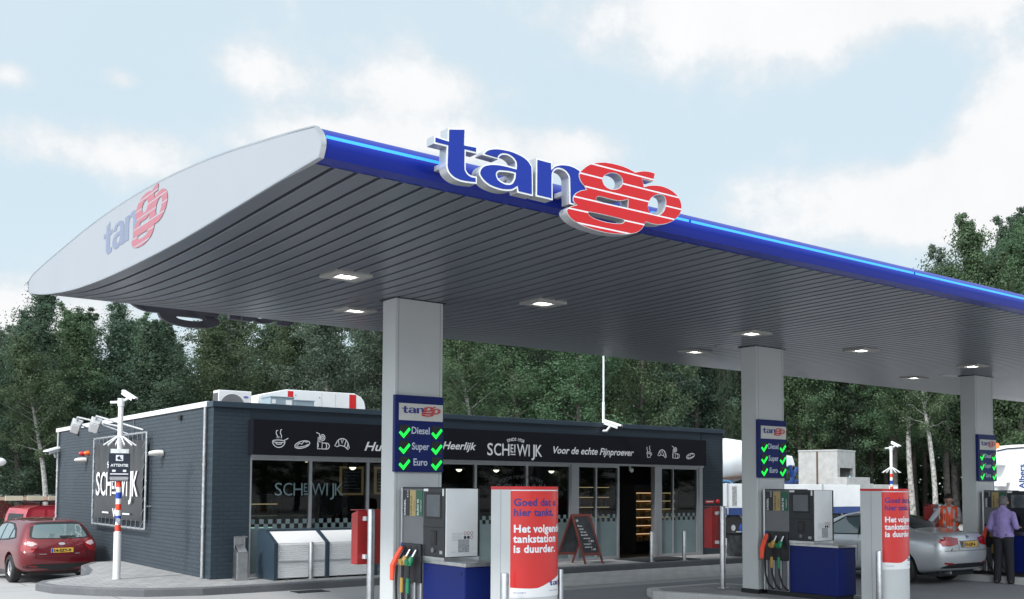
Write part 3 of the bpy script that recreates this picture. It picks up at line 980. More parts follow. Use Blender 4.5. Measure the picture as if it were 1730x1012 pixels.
def stroke(pts, r=.012):
    """brush line as a flat ribbon in (u, v)"""
    P = [Vector(p) for p in pts]; vs = []
    for i, p in enumerate(P):
        d = (P[min(i + 1, len(P) - 1)] - P[max(i - 1, 0)]).normalized()
        n_ = Vector((-d.y, d.x)) * r
        vs += [tuple(p + n_), tuple(p - n_)]
    return vs, [(2 * i, 2 * i + 1, 2 * i + 3, 2 * i + 2) for i in range(len(P) - 1)]


def arcp(cx, cy, rx, ry, a0, a1, n=14):
    return [(cx + rx * math.cos(math.radians(a0 + (a1 - a0) * i / n)), cy + ry * math.sin(math.radians(a0 + (a1 - a0) * i / n))) for i in range(n + 1)]


def icon(kind):
    L = []
    if kind == 'bowl':
        L = [arcp(0, .10, .13, .12, 180, 360), arcp(0, .10, .13, .025, 0, 360, 20), [(.10, .115), (.17, .15), (.20, .165)], arcp(.0, .07, .07, .03, 200, 340),
             [(-.04, .16), (-.03, .20), (-.06, .26), (-.05, .31), (-.02, .31)], [(0, .16), (.0, .20)], [(.05, .16), (.055, .21), (.03, .26), (.035, .32), (.06, .335)]]
    elif kind == 'hotdog':
        L = [arcp(0, .06, .16, .07, 0, 360, 24), [(-.12, .06), (-.06, .10), (-.02, .07), (.04, .12), (.08, .09), (.12, .10)], arcp(0, .05, .13, .03, 190, 350)]
        L = [[(x, y + x * .22) for x, y in l] for l in L]
    elif kind == 'drink':
        L = [[(-.10, 0), (-.10, .14), (.0, .14), (.0, 0), (-.10, 0)], [(-.085, .03), (-.085, .12)], [(-.05, .14), (-.06, .30), (-.13, .33)], arcp(.01, .23, .05, .06, 0, 360, 18), arcp(.01, .23, .02, .03, 0, 360),
             [(.0, .12), (.10, .12)], arcp(.10, .06, .06, .06, -90, 90), [(.0, .0), (.10, .0)], arcp(.07, .06, .03, .055, -90, 90), [(-.09, .15), (-.085, .24)]]
    elif kind == 'croissant':
        L = [arcp(0, 0, .15, .17, 20, 160), [(-.14, .06), (-.17, .02), (-.12, .0), (-.04, .03), (.05, .01), (.13, -.05), (.16, -.02), (.14, .06)],
             [(-.09, .13), (-.07, .02)], [(-.03, .165), (-.005, .07), (.03, .16)], [(.09, .13), (.05, .02)], [(.13, .07), (.11, -.02)]]
    elif kind == 'cup':
        L = [[(-.07, .14), (-.05, 0), (.05, 0), (.07, .14), (-.07, .14)], [(-.055, .10), (.055, .10)], arcp(.07, .09, .04, .03, -90, 90), [(-.05, .15), (-.05, .20), (-.08, .24), (-.06, .28)], [(.03, .15), (.05, .20), (.02, .25), (.04, .31)]]
    return [stroke(l, .0085) for l in L]


items = []
for geo in scheiwijk(0, 0, .285, 1.58, .004):
    items.append((geo, at_sign(13.20, 2.64), X, Z))
items.append((arc_text('SINDS 1928', .10, .48, .045, .002), at_sign(14.0, 2.985), X, Z))
items.append((wfit('Huis', .26, .62, .004, .32), at_sign(10.08, 2.66), X, Z))
items.append((wfit('Heerlijk', .235, .90, .005, .32), at_sign(12.0, 2.745), X, Z))
items.append((wfit('Voor de echte Fijnproever', .235, 2.62, .005, .30), at_sign(15.12, 2.725), X, Z))
for kk, x, z, sc in (('bowl', 8.19, 2.69, 1), ('hotdog', 8.69, 2.68, 1), ('drink', 9.12, 2.665, 1), ('croissant', 9.57, 2.72, 1),
                     ('cup', 18.26, 2.70, .95), ('croissant', 18.74, 2.745, .95), ('drink', 19.22, 2.70, .95), ('hotdog', 19.79, 2.71, .95)):
    for geo in icon(kk):
        items.append(((
            [(u * sc, v * sc) for u, v in geo[0]], geo[1]), at_sign(x, z), X, Z))
k0 = 0
lettering('sign_lettering', items[:10], letter_white, board)
for it in items[10:14]:
    lettering('sign_lettering', [it], letter_white, board)
q = 14
for kk in ('bowl', 'hotdog', 'drink', 'croissant', 'cup', 'croissant', 'drink', 'hotdog'):
    n_ = len(icon(kk))
    lettering('sign_icon', items[q:q + n_], letter_white, board)
    q += n_

# glazing: frames, panes, film
GY = 18.905
pane_m = shop_glass
fr_m = mat('window_aluminium', (0.42, 0.43, 0.45), 0.38, 0.6, var=.05)
ZB, ZT = .137, 2.47
bx('window_head', fr_m, shop, 7.716, 20.499, 18.80, 18.99, ZT, 2.522)


def window(x0, x1, fw0=.03, fw1=.03, name='window', frosted=True, zt=ZT, y=GY, chk0=1.075, sill=.07):
    f = MB()
    f.box(x0, x0 + fw0, y - .045, y + .045, ZB, zt); f.box(x1 - fw1, x1, y - .045, y + .045, ZB, zt)
    f.box(x0 + fw0, x1 - fw1, y - .045, y + .045, ZB, ZB + sill); f.box(x0 + fw0, x1 - fw1, y - .045, y + .045, zt - .05, zt)
    o = f.build(name, fr_m, shop, bevel=.003)
    g0, g1 = x0 + fw0, x1 - fw1
    me = bpy.data.meshes.new('pane')
    me.from_pydata([(g0, y, ZB + sill), (g1, y, ZB + sill), (g1, y, zt - .05), (g0, y, zt - .05)], [], [(0, 1, 2, 3)])
    link_mesh('pane', me, pane_m, o)
    if frosted:
        c = .092
        k = MB()
        k.add([(g0, y - .006, ZB + sill), (g1, y - .006, ZB + sill), (g1, y - .006, chk0), (g0, y - .006, chk0)], [(0, 1, 2, 3)])
        nn = int((g1 - g0) / c) + 1
        for i in range(nn):
            xa, xb = g0 + i * c, min(g0 + (i + 1) * c, g1)
            if xb - xa < .004: continue
            z0 = chk0 + (.0 if i % 2 else c)
            k.add([(xa, y - .006, z0), (xb, y - .006, z0), (xb, y - .006, z0 + c), (xa, y - .006, z0 + c)], [(0, 1, 2, 3)])
        link_mesh('frosted_film', k.mesh('frosted_film', False), frost, o)
    return o


win = []
for a, b_ in ((7.72, 9.00), (9.00, 10.31), (10.31, 11.66), (11.66, 13.06), (13.06, 14.53), (14.53, 15.86)):
    win.append(window(a, b_))
bx('mullion', fr_m, shop, 15.865, 16.095, 18.83, 18.99, ZB, ZT)
window(16.10, 16.70, .03, .02)
window(16.70, 17.47, .02, .06)
bx('mullion', fr_m, shop, 18.70, 18.79, 18.84, 18.99, ZB, ZT)
window(18.80, 19.40, .17, .012)
window(19.40, 20.36, .012, .06)
bx('mullion', fr_m, shop, 20.365, 20.495, 18.84, 18.99, ZB, ZT)
fl = []
for geo in scheiwijk(0, 0, .27, 1.50, -.002):
    fl.append((geo, (8.23, GY - .0475, 1.725), X, Z))
lettering('window_lettering', fl, frost_lett, win[0])
fl = [(arc_text('VOOR FIJNPROEVERS', .11, 1.3, .14, 0), (14.35, GY - .0475, 2.13), X, Z)]
for geo in scheiwijk(0, 0, .27, 1.50, -.002):
    fl.append((geo, (13.62, GY - .0475, 1.74), X, Z))
lettering('window_lettering', fl, mat('frosted_faint', (0.10, 0.115, 0.12), .6, var=0), win[4])

# inside the shop
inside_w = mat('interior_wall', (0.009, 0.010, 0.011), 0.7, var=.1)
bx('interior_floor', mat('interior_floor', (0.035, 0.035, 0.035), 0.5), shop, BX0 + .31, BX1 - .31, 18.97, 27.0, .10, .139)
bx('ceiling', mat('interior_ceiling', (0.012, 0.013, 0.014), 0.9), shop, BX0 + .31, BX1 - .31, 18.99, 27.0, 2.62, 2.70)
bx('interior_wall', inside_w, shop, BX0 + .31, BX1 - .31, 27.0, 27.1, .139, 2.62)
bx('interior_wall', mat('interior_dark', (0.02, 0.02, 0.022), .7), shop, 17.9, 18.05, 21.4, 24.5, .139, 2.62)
rr = random.Random(3)


def shelf_unit(name, label, x0, x1, y0, y1, z1, rows, lit, cols, group=None):
    t = thing(name, ((x0 + x1) / 2, y0, .139), label, 'shelf', group)
    c = MB()
    c.box(x0, x0 + .03, y0, y1, .139, z1); c.box(x1 - .03, x1, y0, y1, .139, z1); c.box(x0, x1, y1 - .02, y1, .139, z1 - .001); c.box(x0, x1, y0, y1, z1, z1 + .10)
    c.build('cabinet', mat('cabinet_dark', (0.06, 0.06, 0.062), .4), t)
    sh = MB(); strip = MB(); pr = {}
    for i in range(rows):
        z = .45 + i * (z1 - .55) / rows
        sh.box(x0 + .031, x1 - .031, y0 + .02, y1 - .021, z, z + .018)
        strip.box(x0 + .04, x1 - .04, y0 + .10, y0 + .14, z + (z1 - .55) / rows - .03, z + (z1 - .55) / rows - .012)
        x = x0 + .05
        while x < x1 - .14:
            ww = rr.uniform(.05, .10); hh = rr.uniform(.10, .75 * (z1 - .55) / rows)
            pr.setdefault(rr.choice(range(len(cols))), MB()).box(x, x + ww * .9, y0 + .06, y1 - .12, z + .019, z + .019 + hh)
            x += ww
    sh.build('shelf_boards', mat('shelf_metal', (0.35, 0.34, 0.33), .4), t)
    strip.build('light_strip', lit, t)
    for kx, mb in pr.items():
        mb.build('goods', cols[kx], t)
    return t


goods = [mat('goods_%d' % i, c, .5, var=.3, vs=20) for i, c in enumerate([(.35, .16, .05), (.08, .25, .08), (.30, .28, .24), (.05, .06, .10), (.45, .30, .10), (.35, .05, .04)])]
bread = [mat('bread_%d' % i, c, .7, var=.3, vs=20) for i, c in enumerate([(.42, .22, .07), (.30, .13, .04), (.48, .32, .14)])]
shelf_unit('bakery_cabinet', 'lit bakery cabinet with bread shelves seen through the open shop door', 19.30, 20.98, 20.2, 20.8, 1.90, 6, warm_dim, bread)
shelf_unit('drinks_fridge', 'lit drinks shelf behind the glass to the left of the shop door', 19.3, 21.0, 23.0, 23.6, 2.05, 5, warm_dim, goods)
shelf_unit('counter_shelf', 'warm lit shelf deep inside the left shop window', 8.3, 9.75, 22.0, 22.5, 1.62, 4, warm_dim, goods)
shelf_unit('back_shelf', 'shelf with goods at the back of the shop behind the middle windows', 15.2, 17.5, 25.2, 25.7, 1.9, 4, cool_on, goods)
ct = thing('shop_counter', (11.4, 21.9, .139), 'dark serving counter with glass display inside the left shop windows', 'counter')
bx('counter_body', mat('counter_dark', (.05, .04, .035), .5), ct, 9.9, 13.4, 21.6, 22.3, .139, 1.02)
bx('counter_top', mat('counter_top', (.22, .17, .12), .35), ct, 9.86, 13.44, 21.55, 22.35, 1.02, 1.06)
cd = thing('cooled_display', (8.5, 20.1, .139), 'cool lit glass display low inside the left shop window', 'display case')
bx('case_body', mat('case_dark', (.10, .12, .12), .4), cd, 7.9, 9.35, 19.7, 20.5, .139, 1.02)
bx('case_light', cool_on, cd, 8.02, 8.62, 19.66, 19.69, 1.05, 1.07)
bx('case_glass', shop_glass, cd, 7.9, 9.35, 19.705, 20.5, 1.08, 1.32)
for i, (x0, x1, z0, z1) in enumerate([(12.78, 13.50, 1.68, 2.47), (13.85, 15.2, 1.70, 2.47)]):
    t = thing('menu_board', ((x0 + x1) / 2, 24.98, z0), ['narrow chalk menu board in a light wood frame inside the shop', 'wide chalk menu board inside the shop, right of the narrow one'][i], 'menu board')
    f = MB()
    for a in ((x0, x1, z0, z0 + .06), (x0, x1, z1 - .06, z1), (x0, x0 + .06, z0 + .06, z1 - .06), (x1 - .06, x1, z0 + .06, z1 - .06)):
        f.box(a[0], a[1], 24.95, 25.0, a[2], a[3])
    f.build('frame', mat('lit_wood', (0.40, 0.26, 0.13), .5, var=.15, emit=.10, ecol=(.8, .5, .2)), t)  # wood frame glows faintly, lamplight put into its colour
    bx('board', chalk_board, t, x0 + .06, x1 - .06, 24.97, 25.0, z0 + .06, z1 - .06)
    ln = []
    for q in range(6):
        zz = z1 - .16 - q * .09
        l = (x1 - x0) * rr.uniform(.35, .7)
        ln.append((stroke([(x0 + .12, zz), (x0 + .12 + l, zz + .004)], .010), (0, 24.965, 0), X, Z))
    lettering('chalk_lines', ln, dim_white, t)
    bx('strut', mid_grey, t, (x0 + x1) / 2 - .01, (x0 + x1) / 2 + .01, 24.97, 24.99, z1, 2.62)
for i, (x, y) in enumerate([(11.6, 22), (14.7, 22), (15.9, 22), (17.8, 22)]):
    t = thing('pendant_lamp', (x, y, 2.62), ['pendant lamp behind the second shop window from the left', 'pendant lamp just right of the first pillar behind the glass', 'pendant lamp above the white pump panel behind the glass', 'pendant lamp left of the double window post behind the glass'][i], 'pendant lamp', 'warm pendant lamps inside the shop')
    MB().tube([(x, y, 2.62), (x, y, 2.50)], .008, 6).build('cord', dark_trim, t)
    MB().lathe([(.03, 2.50), (.10, 2.46), (.15, 2.38), (.145, 2.38), (.09, 2.455), (.02, 2.49)], Matrix.Translation((x, y, 0)), 16).build('shade', steel, t, smooth=True)
    MB().ball((x, y, 2.40), .085).build('bulb', warm_on, t, smooth=True)
for i, (x, y) in enumerate([(8.5, 20.3), (10.6, 24), (12.3, 26), (12.6, 24), (13.0, 22.6), (14.1, 21.6), (15.5, 22.5), (18.3, 21.0), (9.4, 22)]):
    t = thing('ceiling_spot', (x, y, 2.61), 'small warm ceiling spot glowing inside the dark shop', 'ceiling light', 'small warm spots in the shop ceiling')
    MB().lathe([(.09, 2.595), (.09, 2.62)], Matrix.Translation((x, y, 0)), 16).build('rim', alu, t)
    MB().lathe([(.07, 2.588), (.07, 2.594)], Matrix.Translation((x, y, 0)), 16).build('bulb', warm_on, t)
mt_ = thing('door_mat', (18.1, 18.2, .14), 'dark mat lying in front of the open shop door', 'door mat')
MB().box(17.2, 19.1, 17.62, 18.78, .1405, .150).build('mat', mat('mat_dark', (.022, .022, .025), .95, bump=.4, bs=200), mt_)
t = thing('door_camera', (17.95, 18.96, 2.46), 'small white dome camera under the frame of the open shop door', 'camera')
bx('bracket', white_plain, t, 17.93, 17.97, 18.97, 19.0, 2.36, 2.47)
MB().ball((17.95, 18.93, 2.37), .06).build('dome', white_plain, t, smooth=True)

# things on the side wall
BN = BX0 - .13
bn = thing('banner', (BX0 - .06, 25.15, .93), 'large black shop banner laced into a pale tube frame on the side wall', 'banner')
y0, y1, z0, z1 = 22.54, 26.84, .953, 3.077
f = MB()
for a, b_ in (((y0, z0), (y1, z0)), ((y1, z0), (y1, z1)), ((y1, z1), (y0, z1)), ((y0, z1), (y0, z0))):
    f.tube([(BN, a[0], a[1]), (BN, b_[0], b_[1])], .024, 10)
for yy in (y0, y1):
    for zz in (z0 + .5, z1 - .5): f.tube([(BN, yy, zz), (BX0, yy, zz)], .018, 6)
f.build('frame', galv, bn, smooth=True)
cm = mat('banner_cloth', (0.028, 0.029, 0.033), 0.33, var=.12, vs=1.2, spec=.6)
vs, fs = [], []
NU, NV = 44, 24
for j in range(NV + 1):
    for i in range(NU + 1):
        u = i / NU; v = j / NV
        yy = y1 - .16 - u * (y1 - y0 - .32); zz = z0 + .16 + v * (z1 - z0 - .30)
        top_w = v ** 3 * .035 * math.sin(u * 26 + .6) + .010 * math.sin(u * 9 + v * 5)
        vs.append((BN - .01 + top_w, yy, zz + .015 * math.sin(u * 40) * (v > .97)))
for j in range(NV):
    for i in range(NU):
        a = j * (NU + 1) + i
        fs.append((a, a + 1, a + NU + 2, a + NU + 1))
cloth = mesh_obj('cloth', vs, fs, cm, bn, smooth=True)
lc = MB()
for i in range(12):
    u = y1 - .25 - i * (y1 - y0 - .5) / 11
    lc.tube([(BN - .03, u, z1), (BN - .03, u - .03, z1 - .17)], .005, 4)
    lc.tube([(BN - .03, u, z0), (BN - .03, u - .03, z0 + .19)], .005, 4)
for i in range(8):
    zz = z0 + .2 + i * (z1 - z0 - .4) / 7
    lc.tube([(BN - .03, y0, zz), (BN - .03, y0 + .20, zz - .14)], .005, 4)
    lc.tube([(BN - .03, y1, zz), (BN - .03, y1 - .20, zz - .14)], .005, 4)
for i in range(11):
    u0 = y1 - .2 - i * (y1 - y0 - .3) / 11
    lc.cone((BN, u0, z0), (BN, u0 - .20, z0), .029, n=8); lc.cone((BN, u0, z1), (BN, u0 - .20, z1), .029, n=8)
lc.build('lacing', galv, bn)
bl = []
U = (0, -1, 0)
for geo in scheiwijk(0, 0, .59, 3.44, .008):
    bl.append((geo, (BN - .045, 26.40, 1.675), U, Z))
bl.append((arc_text('SINDS 1928', .20, 1.30, .16, .005), (BN - .065, 24.69, 2.47), U, Z))
bl.append((stroke([(0, 0), (.55, 0)], .018), (BN - .04, 25.8, 1.26), U, Z))
bl.append((stroke([(0, 0), (.55, 0)], .018), (BN - .04, 24.1, 1.26), U, Z))
bl.append((wfit('W', .26, .50, .012), (BN - .04, 24.94, 1.18), U, Z))
lettering('banner_lettering', bl, letter_white, cloth)


def wall_light(y, z, label):
    t = thing('wall_light', (BX0, y, z), label, 'wall light', 'oval wall lights on the side wall')
    MB().box(BX0 - .03, BX0, y - .10, y + .10, z - .06, z + .06).build('back_plate', mid_grey, t, bevel=.01)
    M = Matrix.Translation((BX0 - .03, y, z)) @ Matrix.Rotation(R_(-90), 4, 'Y')
    prof = [(.085, 0), (.085, .10), (.070, .19), (.042, .26), (.015, .28)]
    b = MB(); b.lathe(prof, M @ Matrix.Diagonal((0.85, 1.35, 1, 1)), 20)
    b.build('housing', mat('light_housing', (.66, .65, .61), .45, var=.05), t, smooth=True)


wall_light(21.80, 2.60, 'pale oval wall light on the brick to the right of the banner')
wall_light(28.05, 2.57, 'pale oval wall light on the brick to the left of the banner')
t = thing('alarm_light', (BX0, 28.2, 2.75), 'red and orange alarm lamps on the side wall left of the banner', 'alarm light')
for yy, mm in ((28.35, mat('alarm_red', (.6, .02, .02), .2)), (27.85, amber)):
    MB().lathe([(.060, 0), (.060, .04), (.045, .10), (.015, .13)], Matrix.Translation((BX0, yy, 2.75)) @ Matrix.Rotation(R_(-90), 4, 'Y'), 14).build('lens', mm, t, smooth=True)


def cctv_box(root, c, yaw, tilt, s=1.0, name='camera_head'):
    M = Matrix.Translation(c) @ Matrix.Rotation(yaw, 4, 'Z') @ Matrix.Rotation(tilt, 4, 'Y') @ Matrix.Scale(s, 4)
    h = MB()
    h.prism([(-.075, -.06), (.075, -.06), (.085, .03), (.05, .075), (-.05, .075), (-.085, .03)], lambda u, v, w_: M @ Vector((w_, u, v)), -.24, .24)
    ho = h.build(name, white_paint, root, bevel=.006)
    hd = MB(); hd.prism([(-.10, .045), (.10, .045), (.06, .095), (-.06, .095)], lambda u, v, w_: M @ Vector((w_, u, v)), -.26, .32)
    hd.build('sun_shield', white_paint, ho)
    l = MB(); l.cone(M @ Vector((.24, 0, 0)), M @ Vector((.255, 0, 0)), .055, n=14); l.build('lens', dark_trim, ho)
    return ho


t = thing('wall_camera', (BX0, 31.2, 2.85), 'white camera on the far left corner of the shop side wall', 'camera')
MB().tube([(BX0, 31.2, 2.72), (BX0 - .12, 31.0, 2.72), (BX0 - .16, 30.95, 2.80)], .03, 8).build('arm', white_paint, t)
cctv_box(t, (BX0 - .20, 30.95, 2.88), R_(215), R_(14), .9)
for i, (tip, head, foot, stay) in enumerate([((6.3, 26.31, 3.58), (6.32, 26.55, 3.38), (BX0, 24.9, 3.30), (BX0, 26.9, 3.25)), ((6.3, 24.58, 3.515), (6.32, 24.80, 3.325), (BX0, 23.2, 3.16), (BX0, 24.2, 3.09))]):
    t = thing('arm_floodlight', foot, ['grey floodlight on a long arm above the banner, the farther of the pair', 'grey floodlight on a long arm above the banner, the nearer of the pair'][i], 'floodlight', 'arm floodlights above the banner')
    MB().tube([foot, tip], .024, 8).build('arm', galv, t)
    MB().tube([stay, (6.4, head[1] - .02, head[2] + .03)], .016, 6).build('stay', galv, t)
    M = Matrix.Translation(head) @ Matrix.Rotation(R_(-38), 4, 'X') @ Matrix.Rotation(R_(20), 4, 'Y')
    hb = MB(); hb.prism([(-.13, .10), (-.09, -.10), (.09, -.10), (.13, .10)], lambda u, v, w_: M @ Vector((u, w_, v)), -.16, .19)
    hb.build('lamp_head', mat('lamp_grey', (.55, .56, .57), .4, .4, var=.06), t, bevel=.02)
    gl = MB(); gl.box(-.085, .085, -.13, .15, -.112, -.103, M); gl.build('glass', white_plain, t)
    kn = MB(); kn.cone((6.3, tip[1], tip[2]), (6.32, head[1] - .05, head[2] + .12), .03, n=8); kn.build('knuckle', galv, t)
t = thing('red_sign', (20.75, BY0, 1.55), 'small red sign with white bar on the brick beside the shop entrance', 'sign')
pl = MB(); pl.box(20.62, 20.97, BY0 - .012, BY0, 1.51, 1.60); pl.build('plate', rim_red, t)
bx('white_bar', letter_white, t, 20.66, 20.93, BY0 - .014, BY0 - .0125, 1.545, 1.572)
t = thing('alarm_bell', (21.1, BY0, 1.55), 'small round red bell beside the red sign on the right brick pier', 'alarm bell')
MB().lathe([(.065, 0), (.065, .03), (.04, .06), (.01, .065)], Matrix.Translation((21.1, BY0, 1.56)) @ Matrix.Rotation(R_(90), 4, 'X'), 14).build('bell', rim_red, t, smooth=True)

# things on the roof
ac = thing('air_conditioner', (8.03, 20.7, 3.20), 'white air conditioner with a round fan on the roof corner', 'air conditioner')
bx('casing', white_paint, ac, 7.665, 8.385, 20.5, 20.82, 3.24, 3.915, bevel=.012)
for xx in (7.8, 8.25): bx('foot', mid_grey, ac, xx - .03, xx + .03, 20.48, 20.84, 3.20, 3.24)
bx('side_grille', mat('grille_dark', (.09, .09, .1), .6), ac, 7.660, 7.6655, 20.53, 20.79, 3.34, 3.86)
MB().lathe([(.265, 0), (.265, .006)], Matrix.Translation((7.965, 20.497, 3.575)) @ Matrix.Rotation(R_(90), 4, 'X'), 30).build('fan_grille', mat('fan_grey', (.20, .20, .21), .5), ac)
rg = MB()
for r in (.06, .11, .16, .21, .26):
    rg.tube([(7.965 + r * math.cos(a), 20.489, 3.575 + r * math.sin(a)) for a in np.linspace(0, 2 * math.pi, 28)], .004, 4)
rg.build('fan_guard', mid_grey, ac)
MB().lathe([(.05, 0), (.05, .012)], Matrix.Translation((7.965, 20.489, 3.575)) @ Matrix.Rotation(R_(90), 4, 'X'), 14).build('fan_hub', white_plain, ac)
bd = MB(); bd.prism(arcp(8.26, 3.79, .055, .022, 0, 345, 22), lambda u, v, w_: Vector((u, 20.499 - w_, v)), 0, .004); bd.build('badge', blue_tape, ac)
lettering('badge_lettering', [(wfit('carrier', .02, .075), (8.222, 20.4935, 3.783), X, Z), (wfit('inverter', .022, .07), (8.235, 20.4985, 3.70), X, Z)], letter_white, ac)
ru = thing('roof_unit', (10.2, 22.0, 3.20), 'long white rounded roof unit with two red bands on the shop roof', 'roof unit')
prof = [(8.92, 3.25), (8.92, 3.72), (8.96, 3.93), (9.02, 3.965), (9.62, 4.118), (11.36, 4.128), (11.42, 4.10), (11.54, 4.05), (11.62, 3.95), (11.655, 3.80), (11.62, 3.55), (11.55, 3.25)]
MB().prism(prof, lambda u, v, w_: Vector((u, w_, v)), 21.5, 22.9).build('casing', white_paint, ru, bevel=.01)
bx('band', rim_red, ru, 9.655, 9.79, 21.494, 21.4985, 3.76, 4.085)
bx('band', rim_red, ru, 11.22, 11.40, 21.494, 21.4985, 3.3, 4.095)
dt = MB()
for x, z in ((9.85, 4.0), (10.45, 3.98), (10.45, 3.76), (10.8, 3.75), (11.15, 3.74)):
    dt.cone((x, 21.498, z), (x, 21.49, z), .014, n=8)
dt.build('fixings', mid_grey, ru)
sn = MB()
for x in (10.5, 10.85): sn.box(x, x + .008, 21.4965, 21.50, 3.3, 4.09)
sn.build('seams', mat('seam_light', (.5, .5, .5), .6, var=0), ru)
for nm, lab, x0, x1, zt in (('roof_box', 'pale blue metal box with a white label in front of the white roof unit', 8.94, 9.49, 3.86), ('duct_box', 'lower pale blue metal box in front of the white roof unit', 9.50, 9.98, 3.81)):
    t = thing(nm, ((x0 + x1) / 2, 21.0, 3.20), lab, 'box')
    bx('casing', mat('pale_blue_metal', (.42, .52, .58), .35, .4, var=.06), t, x0, x1, 20.8, 21.3, 3.21, zt, bevel=.006)
    bx('lid', mat('pale_blue_metal', (.42, .52, .58), .35), t, x0 - .015, x1 + .015, 20.785, 21.315, zt, zt + .02)
    if nm == 'roof_box':
        bx('label', white_plain, t, x0 + .36, x0 + .50, 20.796, 20.799, 3.60, zt - .05)
        bx('label', white_plain, t, x0 + .04, x0 + .12, 20.796, 20.799, zt - .14, zt - .05)
t = thing('roof_mast', (18.85, 21.0, 3.20), 'thin white mast standing on the shop roof behind the sign band', 'mast')
MB().tube([(18.85, 21, 3.2), (18.85, 21, 4.3)], .04, 10).build('sleeve', white_paint, t, smooth=True)
MB().tube([(18.85, 21, 4.3), (18.85, 21, 6.6)], .026, 10).build('pole', white_paint, t, smooth=True)
t = thing('roof_camera', (16.95, BY0, 3.36), 'white camera on a bracket at the roof edge above the sign band', 'camera')
MB().tube([(16.90, BY0 - .04, 3.33), (16.90, BY0 - .16, 3.33), (16.97, BY0 - .20, 3.43)], .035, 8).build('bracket', white_paint, t)
cctv_box(t, (17.02, BY0 - .22, 3.48), R_(-66), R_(18), .82)

